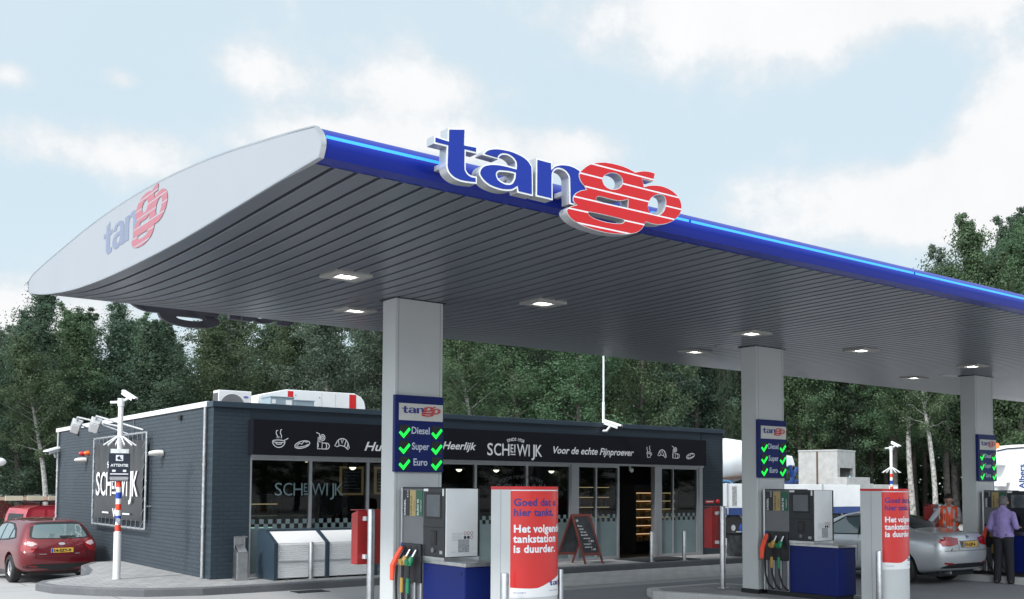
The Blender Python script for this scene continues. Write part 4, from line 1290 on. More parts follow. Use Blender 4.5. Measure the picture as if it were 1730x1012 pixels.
# ------------------------------------------------------------------ fuel pumps
def build_pump():
    x0, x1 = 6.63, 7.12
    t = thing('fuel_pump', (6.875, 10.5, .137), 'fuel pump with hanging nozzles beside the nearest pillar, screen towards the camera', 'fuel pump', 'fuel pumps on the islands')
    bx('hose_column', mid_grey, t, x0 + .004, x1, 10.712, 11.20, .21, 1.885, bevel=.004)
    bx('corner_strip', alu, t, x0 - .012, x0 + .03, 11.201, 11.235, .21, 1.893, bevel=.003)
    bx('top_cap', dark_trim, t, x0 - .004, x1 + .003, 10.705, 11.20, 1.886, 1.905)
    nb = bx('nozzle_bay', black_plastic, t, x0 - .035, x0 + .003, 10.715, 11.19, .72, 1.20, bevel=.008)
    # grade labels
    for i, (mm, txt, sub, tm) in enumerate(((black_plastic, 'DIESEL', '[||]', letter_white), (gold, 'SUPER PLUS', 'UNLEADED', dark_trim), (green_lab, 'EURO 95', 'Ongelood', letter_white))):
        ya = 11.185 - i * .158
        lb = bx('grade_label', mm, t, x0 - .004, x0 + .003, ya - .140, ya, 1.545, 1.865)
        its = [(wfit(txt, .050, .20 if i != 1 else .24, .001), (x0 - .005, ya - .055, 1.555), (0, 0, 1), (0, 1, 0)),
               (wfit(sub, .030, .08 if i == 0 else .14, .0), (x0 - .005, ya - .115, 1.78 if i == 0 else 1.60), (0, 0, 1), (0, 1, 0))]
        lettering('lettering', its, tm, lb)
    b = MB(); b.box(x0 - .038, x0 - .0355, 11.12, 11.18, 1.17, 1.195); b.build('blue_sticker', sign_blue, t)
    # lower part: bright hose guides
    for i in range(4):
        yy = 11.16 - i * .145
        MB().tube([(x0 - .015, yy, .22), (x0 - .015, yy, .72)], .014, 8).build('hose_guide', alu, t, smooth=True)
    # nozzles
    for i, (mm, nm) in enumerate(((orange_pl, 'diesel'), (gold_pl, 'plus'), (green_pl, 'euro'))):
        y = 11.10 - i * .145
        n = MB()
        n.tube([(x0 - .05, y - .02, 1.125), (x0 - .085, y - .012, 1.06), (x0 - .115, y, 1.0)], [.014, .016, .022], 10)
        if i == 0:
            no = n.build('nozzle', black_plastic, t, smooth=True)
            sh = MB(); M = Matrix.Translation((x0, y, 0))
            prof = [(-.05, 1.15), (-.075, 1.16), (-.16, 1.03), (-.215, .93), (-.215, .74), (-.185, .735), (-.165, .90), (-.10, 1.02)]
            sh.prism(prof, lambda u, v, w_: Vector((x0 + u, y + .02 + w_, v)), -.035, .035)
            sh.build('nozzle_cover', mm, no, bevel=.012)
        else:
            n2_ = MB()
            no = n.build('nozzle', alu, t, smooth=True)
            n2_.tube([(x0 - .095, y, 1.04), (x0 - .12, y, .985), (x0 - .135, y, .93)], [.030, .044, .032], 12)
            n2_.cone((x0 - .16, y + .012, .975), (x0 - .175, y + .012, .972), .040, n=14)
            n2_.build('grip', mm, no, smooth=True)
        hp = [(x0 - .14, y, .93), (x0 - .150, y, .70), (x0 - .148, y - .01, .50), (x0 - .12, y - .05, .33), (x0 - .06, y - .085, .25), (x0 - .03, y - .10, .24)]
        MB().tube(hp, .016, 8).build('hose', rubber, no, smooth=True)
        if i: MB().cone((x0 - .150, y, .78), (x0 - .151, y, .60), .024, n=10).build('sleeve', mm, no, smooth=True)
        MB().box(x0 - .037, x0 - .0345, y - .035, y + .035, 1.0, 1.17).build('holster', dark_trim, nb)
    # payment terminal
    bx('terminal', black_plastic, t, x0, x1 - .004, 10.226, 10.708, 1.062, 1.893, bevel=.005)
    bx('screen', mat('screen_grey', (.085, .10, .115), .12, var=.08, vs=4), t, x0 - .007, x0 + .002, 10.325, 10.625, 1.545, 1.815, bevel=.003)
    bx('screen_frame', dark_trim, t, x0 - .004, x0 + .003, 10.30, 10.65, 1.52, 1.84)
    bx('card_reader', dark_trim, t, x0 - .010, x0 + .002, 10.40, 10.52, 1.20, 1.38, bevel=.012)
    bx('reader_light', mat('reader_black', (.004, .004, .005), .3, var=0), t, x0 - .012, x0 - .009, 10.43, 10.50, 1.24, 1.36)
    MB().cone((x0 - .002, 10.47, 1.14), (x0 - .018, 10.47, 1.14), .030, n=14).build('lock', mid_grey, t)
    bx('split_line', mat('groove_black', (.006, .006, .007), .7, var=0), t, x0 - .001, x0 + .004, 10.228, 10.706, 1.414, 1.422)
    bx('sticker', white_plain, t, x0 - .002, x0 + .001, 10.60, 10.70, 1.855, 1.885)
    bx('sticker', white_plain, t, x0 - .002, x0 + .001, 10.245, 10.275, 1.80, 1.885)
    bx('sticker', mat('sticker_grey', (.35, .36, .38), .5, var=0), t, x0 - .002, x0 + .001, 10.27, 10.33, 1.10, 1.14)
    # side panel with warnings
    sp = bx('side_panel', white_paint, t, x0 + .012, x1 - .018, 10.206, 10.2255, 1.068, 1.888, bevel=.003)
    ws = MB(); wr = MB(); wb = MB()
    its = [(wfit(s_, .013, .15), (x0 + .095, 10.2045, 1.345 - k * .0165), X, Z) for k, s_ in enumerate(('Verboden te roken', 'Motor afzetten', 'Geen open vuur', 'Mobiele telefoon', 'uitschakelen a.u.b.', 'Eerst betalen'))]
    lettering('warning_text', its, mat('fine_print', (.22, .24, .32), .5, var=0), sp)
    for r in range(2):
        for c in range(3):
            cx, cz_ = x0 + .285 + c * .048, 1.348 - r * .05
            ring = MB()
            a0 = [(cx + .021 * math.cos(a), cz_ + .021 * math.sin(a)) for a in np.linspace(0, 2 * math.pi, 20)[:-1]]
            ring.prism(a0, lambda u, v, w_: Vector((u, 10.205 - w_, v)), 0, .001)
            ring.build('warning_symbol', mat('symbol_dark', (.03, .03, .05), .5, var=0) if (r == 1 and c < 2) else mat('symbol_red', (.34, .10, .14), .5, var=0), sp)
            if not (r == 1 and c < 2):
                a1 = [(cx + .014 * math.cos(a), cz_ + .014 * math.sin(a)) for a in np.linspace(0, 2 * math.pi, 16)[:-1]]
                d = MB(); d.prism(a1, lambda u, v, w_: Vector((u, 10.2038 - w_, v)), 0, .0008); d.build('symbol_field', white_plain, sp)
    bx('notice', mat('notice_grey', (.40, .41, .43), .5, var=.35, vs=60), sp, x0 + .185, x0 + .345, 10.2035, 10.2045, 1.12, 1.275)
    bx('sticker', mat('sticker_pale', (.66, .67, .70), .5, var=.2, vs=50), sp, x0 + .08, x0 + .15, 10.2035, 10.2045, 1.115, 1.135)
    bx('sticker', white_plain, sp, x0 + .40, x0 + .46, 10.2035, 10.2045, 1.115, 1.14)
    bx('edge_strip', dark_trim, t, x1 - .017, x1 + .006, 10.20, 10.23, 1.066, 1.89)
    # counter and blue cabinet
    bx('counter', steel, t, x0 - .008, x1 + .012, 9.765, 10.709, .975, 1.020, bevel=.006)
    bx('counter_backing', steel, t, x0 - .010, x1 + .008, 10.216, 10.7085, 1.0205, 1.060)
    cb = bx('cabinet', navy, t, x0, x1, 9.785, 10.705, .215, .974, bevel=.012)
    for yy in (9.86, 10.64):
        MB().cone((x0 + .001, yy, .90), (x0 - .006, yy, .90), .014, n=12).build('lock', dark_trim, cb)
    bx('plinth', dark_trim, t, x0 + .02, x1 - .02, 9.82, 11.19, .137, .213)
    return t


pump = build_pump()
clone(pump, Vector(pump.location) + Vector((SP, 0, 0)), 'fuel pump with hanging nozzles beside the middle pillar, white flatbed truck behind it')
clone(pump, Vector(pump.location) + Vector((2 * SP, 0, 0)), 'fuel pump at the right edge, where the man in purple stands')

# ------------------------------------------------------------------ advertising columns
TX0, TW, TYA, TYB, TRY = 6.751, 0.662, 9.437, 9.068, 0.145


def arc_table():
    th = np.linspace(0, math.pi, 400)
    px = TX0 + TW / 2 - TW / 2 * np.cos(th); py = TYB - TRY * np.sin(th)
    s = np.concatenate([[0], np.cumsum(np.hypot(np.diff(px), np.diff(py)))])
    nx = -np.cos(th) / (TW / 2); ny = -np.sin(th) / TRY
    ln = np.hypot(nx, ny)
    return s, px, py, nx / ln, ny / ln


AS, APX, APY, ANX, ANY = arc_table()


def on_col(s, z, off):
    x = np.interp(s, AS, APX); y = np.interp(s, AS, APY)
    return Vector((x + off * np.interp(s, AS, ANX), y + off * np.interp(s, AS, ANY), z))


def col_patch(name, s0, s1, z0, z1, off, mt, parent, zf=None, n=40):
    vs, fs = [], []
    for i in range(n + 1):
        s = s0 + (s1 - s0) * i / n
        za = z0 if zf is None else zf(i / n)
        vs += [on_col(s, za, off), on_col(s, z1, off)]
    for i in range(n): fs.append((2 * i, 2 * i + 2, 2 * i + 3, 2 * i + 1))
    return mesh_obj(name, vs, fs, mt, parent, smooth=True)


def col_text(name, items, mt, parent, off=.005):
    b = MB()
    for geo, s0, z0 in items:
        b.add([on_col(s0 + x, z0 + y, off) for x, y in geo[0]], geo[1])
    me = bpy.data.meshes.new(name); me.from_pydata(b.v, [], b.f)
    return link_mesh(name, me, mt, parent)


def build_column():
    t = thing('advertising_column', (TX0 + TW / 2, 9.2, .137), 'rounded red and white fuel advertising column beside the first pump', 'advertising column', 'red advertising columns on the islands')
    fp = [(x, y) for x, y in zip(APX[::8], APY[::8])] + [(APX[-1], APY[-1]), (TX0 + TW, TYA), (TX0 + TW * .75, TYA + .10), (TX0 + TW * .25, TYA + .10), (TX0, TYA)]
    fn = lambda u, v, w_: Vector((u, v, w_))
    MB().prism(fp, fn, .137, 1.882).build('body', grey_panel, t, smooth=True, angle=.5)
    cx, cy = TX0 + TW / 2, 9.2
    fp2 = [(cx + (x - cx) * 1.006, cy + (y - cy) * 1.012) for x, y in fp]
    MB().prism(fp2, fn, 1.8825, 1.918).build('rim', rim_red, t, smooth=True, angle=.5)
    MB().box(TX0 - .002, TX0 + .006, 9.245, 9.250, .15, 1.88).build('seam', mat('seam_grey', (0.28, 0.29, 0.30), 0.6, var=0), t)
    L = AS[-1]
    po = col_patch('poster', .004, L - .05, .69, 1.868, .0025, poster_red, t)
    col_patch('poster_edge', .0, L - .045, .685, 1.876, .0012, white_plain, t)
    wave = lambda f: .845 - .05 * math.sin(f * 2.3 + .3) + f * .10
    vs, fs = [], []
    for i in range(41):
        s = .004 + (L - .054) * i / 40
        f = i / 40
        vs += [on_col(s, .69, .0042), on_col(s, .79 + .005 * math.cos(f * 9) + (.14 * max(0, f - .45) ** 1.3 * 2.2), .0042)]
    for i in range(40): fs.append((2 * i, 2 * i + 2, 2 * i + 3, 2 * i + 1))
    mesh_obj('poster_foot', vs, fs, white_plain, t, smooth=True)
    vs2 = [Vector(v) for v in vs]
    W_ = lambda txt, h, b, k: (lambda geo: ([(x * k, y) for x, y in geo[0]], geo[1]))(text_geo(txt, h, b, 0, 1.06))
    col_text('headline', [(W_('Goed dat u', .114, .0034, 1.04), .045, 1.702), (W_('hier tankt.', .114, .0034, 1.04), .045, 1.590)], text_blue, po)
    col_text('slogan', [(W_('Het volgende', .117, .0040, 1.02), .045, 1.408), (W_('tankstation', .117, .0040, 1.02), .045, 1.296), (W_('is duurder.', .117, .0040, 1.02), .045, 1.184)], letter_white, po)
    col_text('small_print', [(wfit('www.tango.nl', .022, .14), .045, .735), (wfit('onbemand voordelig tanken', .020, .17), .50, .745)], text_blue, po, .006)
    b = MB(); r = MB(); k = .135; s0 = .505; zb = .805
    for kk in 'tan':
        vs, fs = fill_loops(LP[kk], 0); b.add([on_col(s0 + x * k, zb + y * k, .006) for x, y, z in vs], fs)
    vs, fs = fill_loops(LP['go'], 0); r.add([on_col(s0 + x * k, zb + y * k, .0072) for x, y, z in vs], fs)
    link_mesh('logo_letters', b.mesh('l', False), text_blue, po); link_mesh('logo_red_letters', r.mesh('l', False), rim_red, po)
    return t


colm = build_column()
clone(colm, Vector(colm.location) + Vector((SP, 0, 0)), 'rounded red and white fuel advertising column in front of the silver saloon')

# ------------------------------------------------------------------ bollards, bins, boxes
def bollard(x, y, z0, h, r, label, group, mt=steel, flange=True):
    t = thing('bollard', (x, y, z0), label, 'bollard', group)
    MB().lathe([(r, z0), (r, z0 + h - .012), (r * .92, z0 + h), (r * .5, z0 + h + .004)], Matrix.Translation((x, y, 0)), 20).build('post', mt, t, smooth=True, angle=.5)
    if flange:
        MB().lathe([(r * 2.0, z0), (r * 2.0, z0 + .012), (r * 1.9, z0 + .014)], Matrix.Translation((x, y, 0)), 20).build('foot_plate', mt, t, smooth=True, angle=.5)
    return t


IZ = .137
bollard(6.758, 12.262, IZ, 1.46, .052, 'tall steel bollard left of the nearest pillar, in front of a red box', 'tall steel bollards holding the red boxes')
bollard(6.758 + SP, 12.262, IZ, 1.46, .052, 'tall steel bollard left of the middle pillar, in front of a red box', 'tall steel bollards holding the red boxes')
bollard(6.758 + 2 * SP, 12.262, IZ, 1.46, .052, 'tall steel bollard behind the silver saloon beside the worker in orange', 'tall steel bollards holding the red boxes')
bollard(6.535, 8.875, IZ, .84, .046, 'low steel bollard in front of the first red and white advertising column', 'low steel bollards by the advertising columns', flange=False)
bollard(6.535 + SP, 8.98, IZ, .84, .046, 'low steel bollard in front of the second red and white advertising column', 'low steel bollards by the advertising columns', flange=False)
bollard(7.46, 9.05, IZ, .83, .034, 'thin steel post just right of the first advertising column', 'low steel bollards by the advertising columns', flange=False)
bollard(8.63, 18.02, IZ, .70, .046, 'short steel bollard in front of the white shutter cabinets', 'short bollards on the shop pavement')
bollard(17.41, 17.66, IZ, .73, .046, 'short steel bollard left of the dark door mat at the shop entrance', 'short bollards on the shop pavement')
bollard(18.43, 17.56, IZ, .73, .046, 'short steel bollard in front of the frosted pane right of the shop door', 'short bollards on the shop pavement')


def red_box(k, label):
    x = 6.622 + k * SP
    t = thing('red_box', (x + .2, 12.48, .84), label, 'box', 'red metal boxes on tall bollards')
    b = MB()
    b.prism([(12.395, .842), (12.577, .842), (12.577, 1.535), (12.395, 1.580)], lambda u, v, w_: Vector((w_, u, v)), x, x + .37)
    b.build('case', red_paint, t, bevel=.006)
    bx('lid', red_paint, t, x - .008, x + .378, 12.385, 12.59, 1.582, 1.592)
    for zz in (.95, 1.47):
        bx('bracket', white_paint, t, x + .075, x + .19, 12.315, 12.394, zz - .03, zz + .03, bevel=.004)


red_box(0, 'red metal box on the bollard left of the nearest pillar')
red_box(1, 'red metal box on the bollard beside the shop entrance pier, left of the middle pillar')
red_box(2, 'red metal box beyond the silver saloon, left of the worker in orange')

t = thing('ashtray_post', (7.40, 18.5, IZ), 'small steel ashtray bin standing against the shop corner pier', 'ashtray bin')
p = MB(); p.box(7.30, 7.52, 18.40, 18.60, IZ, .66); p.build('body', steel, t, bevel=.008)
p = MB(); p.prism([(18.40, .66), (18.60, .66), (18.60, .96), (18.55, .96), (18.55, .74)], lambda u, v, w_: Vector((w_, u, v)), 7.30, 7.322)
p.prism([(18.40, .66), (18.60, .66), (18.60, .96), (18.55, .96), (18.55, .74)], lambda u, v, w_: Vector((w_, u, v)), 7.498, 7.52)
p.box(7.322, 7.498, 18.57, 18.60, .66, .96); p.box(7.30, 7.52, 18.44, 18.60, .935, .96)
p.build('hood', steel, t, bevel=.004)
p = MB(); p.add([(7.323, 18.40, .66), (7.497, 18.40, .66), (7.497, 18.565, .80), (7.323, 18.565, .80)], [(0, 1, 2, 3)]); p.build('tray', alu, t)
bx('foot', steel, t, 7.28, 7.54, 18.38, 18.62, IZ, IZ + .03)

t = thing('waste_bin', (20.95, 17.95, IZ), 'dark square waste bin with white litter on top beside the right shop pier', 'waste bin')
p = MB(); p.box(20.68, 21.10, 17.75, 18.17, IZ, .70); p.build('body', mat('bin_grey', (.10, .105, .11), .45, .5, var=.35, vs=5), t, bevel=.012)
p = MB(); p.box(20.66, 21.12, 17.73, 18.19, .70, .76); p.build('rim', dark_trim, t, bevel=.006)
t = thing('litter', (20.9, 17.9, .76), 'white crumpled litter lying on the dark waste bin', 'litter')
p = MB()
for i in range(5):
    p.ball((20.74 + .055 * i, 17.86 + .04 * math.sin(i * 3), .775), .032, 6, 4, (1.3, .8, .55))
p.build('paper', white_plain, t)
t = thing('blue_bottle', (21.03, 17.85, .76), 'small blue spray bottle standing on the dark waste bin', 'bottle')
MB().lathe([(.05, .76), (.055, .78), (.055, .90), (.025, .95), (.02, .98)], Matrix.Translation((21.0, 17.95, 0)), 14).build('body', blue_tape, t, smooth=True)

for k in range(2):
    xo = 7.86 + k * 1.07
    t = thing('shutter_cabinet', (xo + .53, 18.4, IZ), ['white roller shutter cabinet with dark sides, nearest the shop corner', 'white roller shutter cabinet with dark sides, partly behind a red box'][k], 'cabinet', 'white shutter cabinets under the shop window')
    sidep = [(18.00, IZ), (18.82, IZ), (18.82, 1.05), (18.44, 1.05), (18.00, .83)]
    ss = [(xo, xo + .085)] + ([(xo + 1.07, xo + 1.155)] if k == 1 else [])
    for a, b_ in ss:
        MB().prism(sidep, lambda u, v, w_: Vector((w_, u, v)), a, b_).build('side_panel', slate_blue, t, bevel=.006)
    # ribbed roller front
    prf = []
    z = IZ + .03
    while z < .80:
        prf += [(18.038, z), (18.030, z + .008), (18.030, z + .032), (18.038, z + .038)]
        z += .040
    prf += [(18.038, .828), (18.46, 1.036)]
    b = MB()
    n = len(prf)
    b.add([(xx, y, zz) for xx in (xo + .086, xo + 1.069) for y, zz in prf], [(i, i + 1, n + i + 1, n + i) for i in range(n - 1)])
    ro = b.build('shutter', mat('shutter_white', (.88, .88, .88), .45, var=.02), t)
    bx('handle_bar', alu, ro, xo + .086, xo + 1.069, 18.018, 18.030, .455, .485)
    for xx in (xo + .3, xo + .8): bx('lock', mid_grey, ro, xx - .03, xx + .03, 18.012, 18.026, IZ + .012, IZ + .04)
    bx('top_rail', slate_blue, t, xo + .03, xo + 1.075, 18.462, 18.82, 1.037, 1.068)
    bx('back', slate_blue, t, xo + .086, xo + 1.069, 18.78, 18.82, IZ, 1.03)

t = thing('drain_cover', (8.15, 17.0, .004), 'small dark drain grate in the paving in front of the shop kerb', 'drain')
b = MB()
for i in range(8): b.box(7.85 + i * .075, 7.895 + i * .075, 16.86, 17.14, .003, .012)
b.box(7.82, 8.45, 16.83, 16.86, .003, .013); b.box(7.82, 8.45, 17.14, 17.17, .003, .013)
b.build('grate', mat('cast_iron', (.05, .05, .055), .6, .5, var=.2, vs=20), t)
bx('pit', mat('pit_black', (.006, .006, .006), .9, var=0), t, 7.84, 8.43, 16.86, 17.14, .0025, .005)
# chalk board on the pavement
t = thing('pavement_board', (15.65, 18.2, IZ), 'folding chalk board with dark red frame standing left of the shop door', 'chalk board')
fl_, fr2 = Vector((15.55, 17.98, IZ)), Vector((16.04, 17.86, IZ))
bl_, br_ = Vector((15.18, 18.66, IZ)), Vector((15.60, 18.45, IZ))
tl, trt = Vector((15.42, 18.32, 1.29)), Vector((15.88, 18.17, 1.29))
for nm, a, b_ in (('front_leaf', fl_, fr2), ('back_leaf', bl_, br_)):
    uu = (b_ - a).normalized(); nn = uu.cross((tl - a)).normalized()
    if nm == 'back_leaf': nn = -nn

    def leafp(s, v, o, a=a, b_=b_, nn=nn): return (a.lerp(b_, s)).lerp(tl.lerp(trt, s), v) + nn * o
    p = MB()
    for s0, s1, v0, v1 in ((0, .09, 0, 1), (.91, 1, 0, 1), (.09, .91, .17, .22), (.09, .91, .95, 1)):
        p.add([leafp(s, v, o) for o in (-.014, .014) for s, v in ((s0, v0), (s1, v0), (s1, v1), (s0, v1))], [(0, 1, 2, 3), (7, 6, 5, 4), (0, 4, 5, 1), (1, 5, 6, 2), (2, 6, 7, 3), (3, 7, 4, 0)])
    leaf = p.build(nm, wood_red, t)
    p = MB(); p.add([leafp(s, v, o) for o in (-.006, .006) for s, v in ((.09, .22), (.91, .22), (.91, .95), (.09, .95))], [(0, 1, 2, 3), (7, 6, 5, 4), (0, 4, 5, 1), (1, 5, 6, 2), (2, 6, 7, 3), (3, 7, 4, 0)])
    pb_ = p.build('board', chalk_board, leaf)
    if nm == 'front_leaf':
        o = leafp(.13, .24, .0085); o2 = leafp(.13, .24, -.0085)
        sgn = .0085 if (leafp(.5, .5, .0085) - Vector((0, 0, 1.9))).length < (leafp(.5, .5, -.0085) - Vector((0, 0, 1.9))).length else -.0085
        vd = (leafp(0, 1, 0) - leafp(0, 0, 0)).normalized()
        its = []
        for txt, s, v, wd, sz in (('SPECIALS', .20, .845, .31, .075), ('Broodje', .22, .745, .22, .055), ('gezond', .22, .685, .26, .05), ('kroket', .30, .625, .26, .05), ('koffie', .28, .565, .25, .045), ('soep', .36, .50, .20, .045), ('1,95', .62, .435, .14, .07), ('verse', .28, .385, .34, .045), ('saus', .30, .325, .25, .045), ('1,45', .66, .27, .11, .065)):
            its.append((wfit(txt, sz, wd, .001, .15), leafp(s * .9 - .03, v, sgn), uu, vd))
        lettering('chalk_lettering', its, dim_white, pb_)


# camera poles with striped tape
def camera_pole(x, y, z0, label, sign, tape, top=3.44, yaw=R_(-58)):
    t = thing('camera_pole', (x, y, z0), label, 'camera pole', 'white camera poles with striped tape')
    MB().tube([(x, y, z0), (x, y, 1.03)], .070, 16).build('lower_pole', white_paint, t, smooth=True)
    MB().tube([(x, y, 1.03), (x, y, top)], .049, 16).build('pole', white_paint, t, smooth=True)
    for i, z in enumerate(tape):
        MB().tube([(x, y, z), (x, y, z + .115)], .052, 16).build('tape_band', (orange_tape, blue_tape)[i % 2], t, smooth=True)
    MB().tube([(x, y, top - .02), (x, y, top + .13)], .062, 14).build('pole_cap', white_paint, t, smooth=True)
    MB().tube([(x - .16, y + .12, top + .05), (x, y, top + .06), (x + .11, y - .09, top + .13)], .026, 8).build('arm', white_paint, t, smooth=True)
    cctv_box(t, (x + .11, y - .09, top + .175), yaw, R_(28), .60)
    sp = MB()
    zs = top - .60
    for a in range(0, 360, 30):
        dx_, dy_ = math.cos(R_(a)), math.sin(R_(a))
        sp.tube([(x + dx_ * .06, y + dy_ * .06, zs), (x + dx_ * .30, y + dy_ * .30, zs - .17)], .012, 5)
    sp.build('climb_guard', white_paint, t)
    if sign:
        M = Matrix.Translation((x, y, 0)) @ Matrix.Rotation(R_(-16), 4, 'Z')
        b = MB(); b.box(-.19, .19, -.075, -.066, 1.985, 2.52, M); so = b.build('sign_plate', mat('sign_navy', (.012, .018, .035), .35, var=.03), t, bevel=.006)
        o = lambda u, v: M @ Vector((u, -.0770, v))
        uu = M.to_3x3() @ Vector((1, 0, 0))
        its = [(wfit('ATTENTIE', .072, .31, .002), o(-.155, 2.265), uu, Z)]
        q = MB()
        for k, (wd, zz, hh) in enumerate(((.32, 2.115, .020), (.33, 2.060, .009), (.33, 2.036, .009), (.32, 2.010, .009))):
            q.add([o(-wd / 2, zz), o(wd / 2, zz), o(wd / 2, zz + hh), o(-wd / 2, zz + hh)], [(0, 1, 2, 3)])
        for cx in (-.095, .095): q.add([o(cx - .03, 2.165), o(cx + .03, 2.165), o(cx + .03, 2.205), o(cx - .03, 2.205)], [(0, 1, 2, 3)])
        q.add([o(-.065, 2.375), o(.065, 2.375), o(.065, 2.485), o(-.065, 2.485)], [(0, 1, 2, 3)])
        lettering('sign_lettering', its, letter_white, so)
        link_mesh('sign_marks', q.mesh('m', False), letter_white, so)
        o = lambda u, v: M @ Vector((u, -.0785, v))
        q = MB(); q.add([o(-.045, 2.44), o(.0, 2.47), o(.022, 2.42), (o(-.025, 2.39))], [(0, 1, 2, 3)]); q.add([o(.0, 2.425), o(.05, 2.40), o(.04, 2.385), o(-.01, 2.40)], [(0, 1, 2, 3)])
        link_mesh('camera_symbol', q.mesh('m', False), mat('sign_navy', (.012, .018, .035), .35), so)
        b = MB(); b.box(-.16, .16, -.075, -.045, 2.52, 2.60, M); b.build('sign_bracket', white_paint, t)
        b = MB(); b.cone(M @ Vector((0, -.12, 1.25)), M @ Vector((0, .12, 1.25)), .045, n=10); b.build('clamp', galv, t)
    return t


camera_pole(5.54, 19.92, IZ, 'white camera pole with an attention sign and striped tape beside the shop side wall', True, [1.88, 1.66, 1.44, 1.22, 1.045][::1])
camera_pole(30.6, 19.65, 0, 'white camera pole far behind, right of the concrete blocks on the truck', False, [2.33, 2.1, 1.9, 1.7], 3.25, R_(-80))
t = thing('yard_camera', (6.2, 36.4, 0), 'white camera on a grey pole at the left picture edge beyond the cars', 'camera')
MB().tube([(5.75, 36.4, 0), (5.75, 36.4, 2.45)], .05, 8).build('pole', mid_grey, t)
MB().tube([(5.75, 36.4, 2.42), (6.1, 36.4, 2.45)], .03, 8).build('arm', white_paint, t)
MB().ball((6.3, 36.4, 2.66), .19, 12, 8, (1.3, 1, .75)).build('camera_head', white_paint, t, smooth=True)

# ------------------------------------------------------------------ cars
def car_body(rings, wheels, wr, z_low):
    """closed smooth body lofted from half rings (rear to front), arches cut out; returns the mesh"""
    nr = len(rings[0])
    vs, fs = [], []
    full = []
    for rg in rings:
        ids = []
        for (x, y, z) in rg: ids.append(len(vs)); vs.append((x, y, z))
        mir = []
        for k, (x, y, z) in enumerate(rg):
            if y == 0: mir.append(ids[k])
            else: mir.append(len(vs)); vs.append((x, -y, z))
        full.append((ids, mir))
    for i in range(len(rings) - 1):
        for a in (0, 1):
            p, q = full[i][a], full[i + 1][a]
            for k in range(nr - 1):
                f = (p[k], q[k], q[k + 1], p[k + 1])
                fs.append(f if a == 0 else f[::-1])

    def cap(rg, ids, mir, bulge, flip):
        cols = []
        fr = (1, .55, 0, -.55, -1)
        for c, f in enumerate(fr):
            if c == 0: cols.append(ids); continue
            if c == 4: cols.append(mir); continue
            col = []
            for k, (x, y, z) in enumerate(rg):
                if y == 0: col.append(ids[k])
                elif k == 0 and f == 0: col.append(ids[k])
                else:
                    col.append(len(vs)); vs.append((x + bulge[k] * (1 - f * f), y * f, z))
            cols.append(col)
        for c in range(4):
            for k in range(1, nr - 1):
                quad = [cols[c][k], cols[c][k + 1], cols[c + 1][k + 1], cols[c + 1][k]]
                u = []
                for t_ in quad:
                    if t_ not in u: u.append(t_)
                if len(u) >= 3: fs.append(tuple(u) if not flip else tuple(u[::-1]))
        # underside strip
        und = [c_[1] for c_ in cols]
        fs.append(tuple([ids[0]] + und) if not flip else tuple([ids[0]] + und)[::-1])
    nb = [0] + [-.07] * (nr - 1)
    cap(rings[0], *full[0], [0, -.04, -.05, -.07, -.07, -.06, -.07, -.06, 0][:nr], True)
    cap(rings[-1], *full[-1], [0, .05, .08, .12, .14, .14, .12, .08, 0][:nr], False)
    me = bpy.data.meshes.new('cage')
    me.from_pydata(vs, [], fs)
    bm = bmesh.new(); bm.from_mesh(me)
    bmesh.ops.remove_doubles(bm, verts=bm.verts, dist=1e-5)
    bmesh.ops.recalc_face_normals(bm, faces=bm.faces)
    bm.to_mesh(me); bm.free()
    o = bpy.data.objects.new('cage', me); COL.objects.link(o)
    sb_ = o.modifiers.new('s', 'SUBSURF'); sb_.levels = 3; sb_.render_levels = 3
    cut = MB()
    for (x, yy) in wheels:
        for sg in (-1, 1):
            cut.cone((x, sg * (yy - .30), wr + .01), (x, sg * (yy + .5), wr + .01), wr + .065, n=32)
    cme = cut.mesh('cut')
    co = bpy.data.objects.new('cut', cme); COL.objects.link(co)
    bo = o.modifiers.new('b', 'BOOLEAN'); bo.object = co; bo.operation = 'DIFFERENCE'; bo.solver = 'EXACT'
    dg = bpy.context.evaluated_depsgraph_get()
    out = bpy.data.meshes.new_from_object(o.evaluated_get(dg))
    bpy.data.objects.remove(o); bpy.data.objects.remove(co)
    return out


def patch(name, bvh, poly, mapf, dirv, mt, parent, off=.004, step=.07):
    """piece of trim or glass lying on the body: a flat outline pressed onto it"""
    bm = bmesh.new()
    f = bm.faces.new([bm.verts.new((u, v, 0)) for u, v in poly])
    us = [p[0] for p in poly]; vs_ = [p[1] for p in poly]
    for ax, lo, hi in ((0, min(us), max(us)), (1, min(vs_), max(vs_))):
        c = lo + step
        while c < hi - step * .3:
            co = (c, 0, 0) if ax == 0 else (0, c, 0)
            no = (1, 0, 0) if ax == 0 else (0, 1, 0)
            bmesh.ops.bisect_plane(bm, geom=bm.verts[:] + bm.edges[:] + bm.faces[:], plane_co=co, plane_no=no)
            c += step
    bmesh.ops.triangulate(bm, faces=bm.faces[:])
    d = Vector(dirv).normalized()
    for v in bm.verts:
        p = Vector(mapf(v.co.x, v.co.y))
        h = bvh.ray_cast(p, d)
        if h[0] is None:
            h = bvh.find_nearest(p)
        v.co = h[0] - d * off
    me = bpy.data.meshes.new(name); bm.to_mesh(me); bm.free()
    me.shade_smooth()
    return link_mesh(name, me, mt, parent)


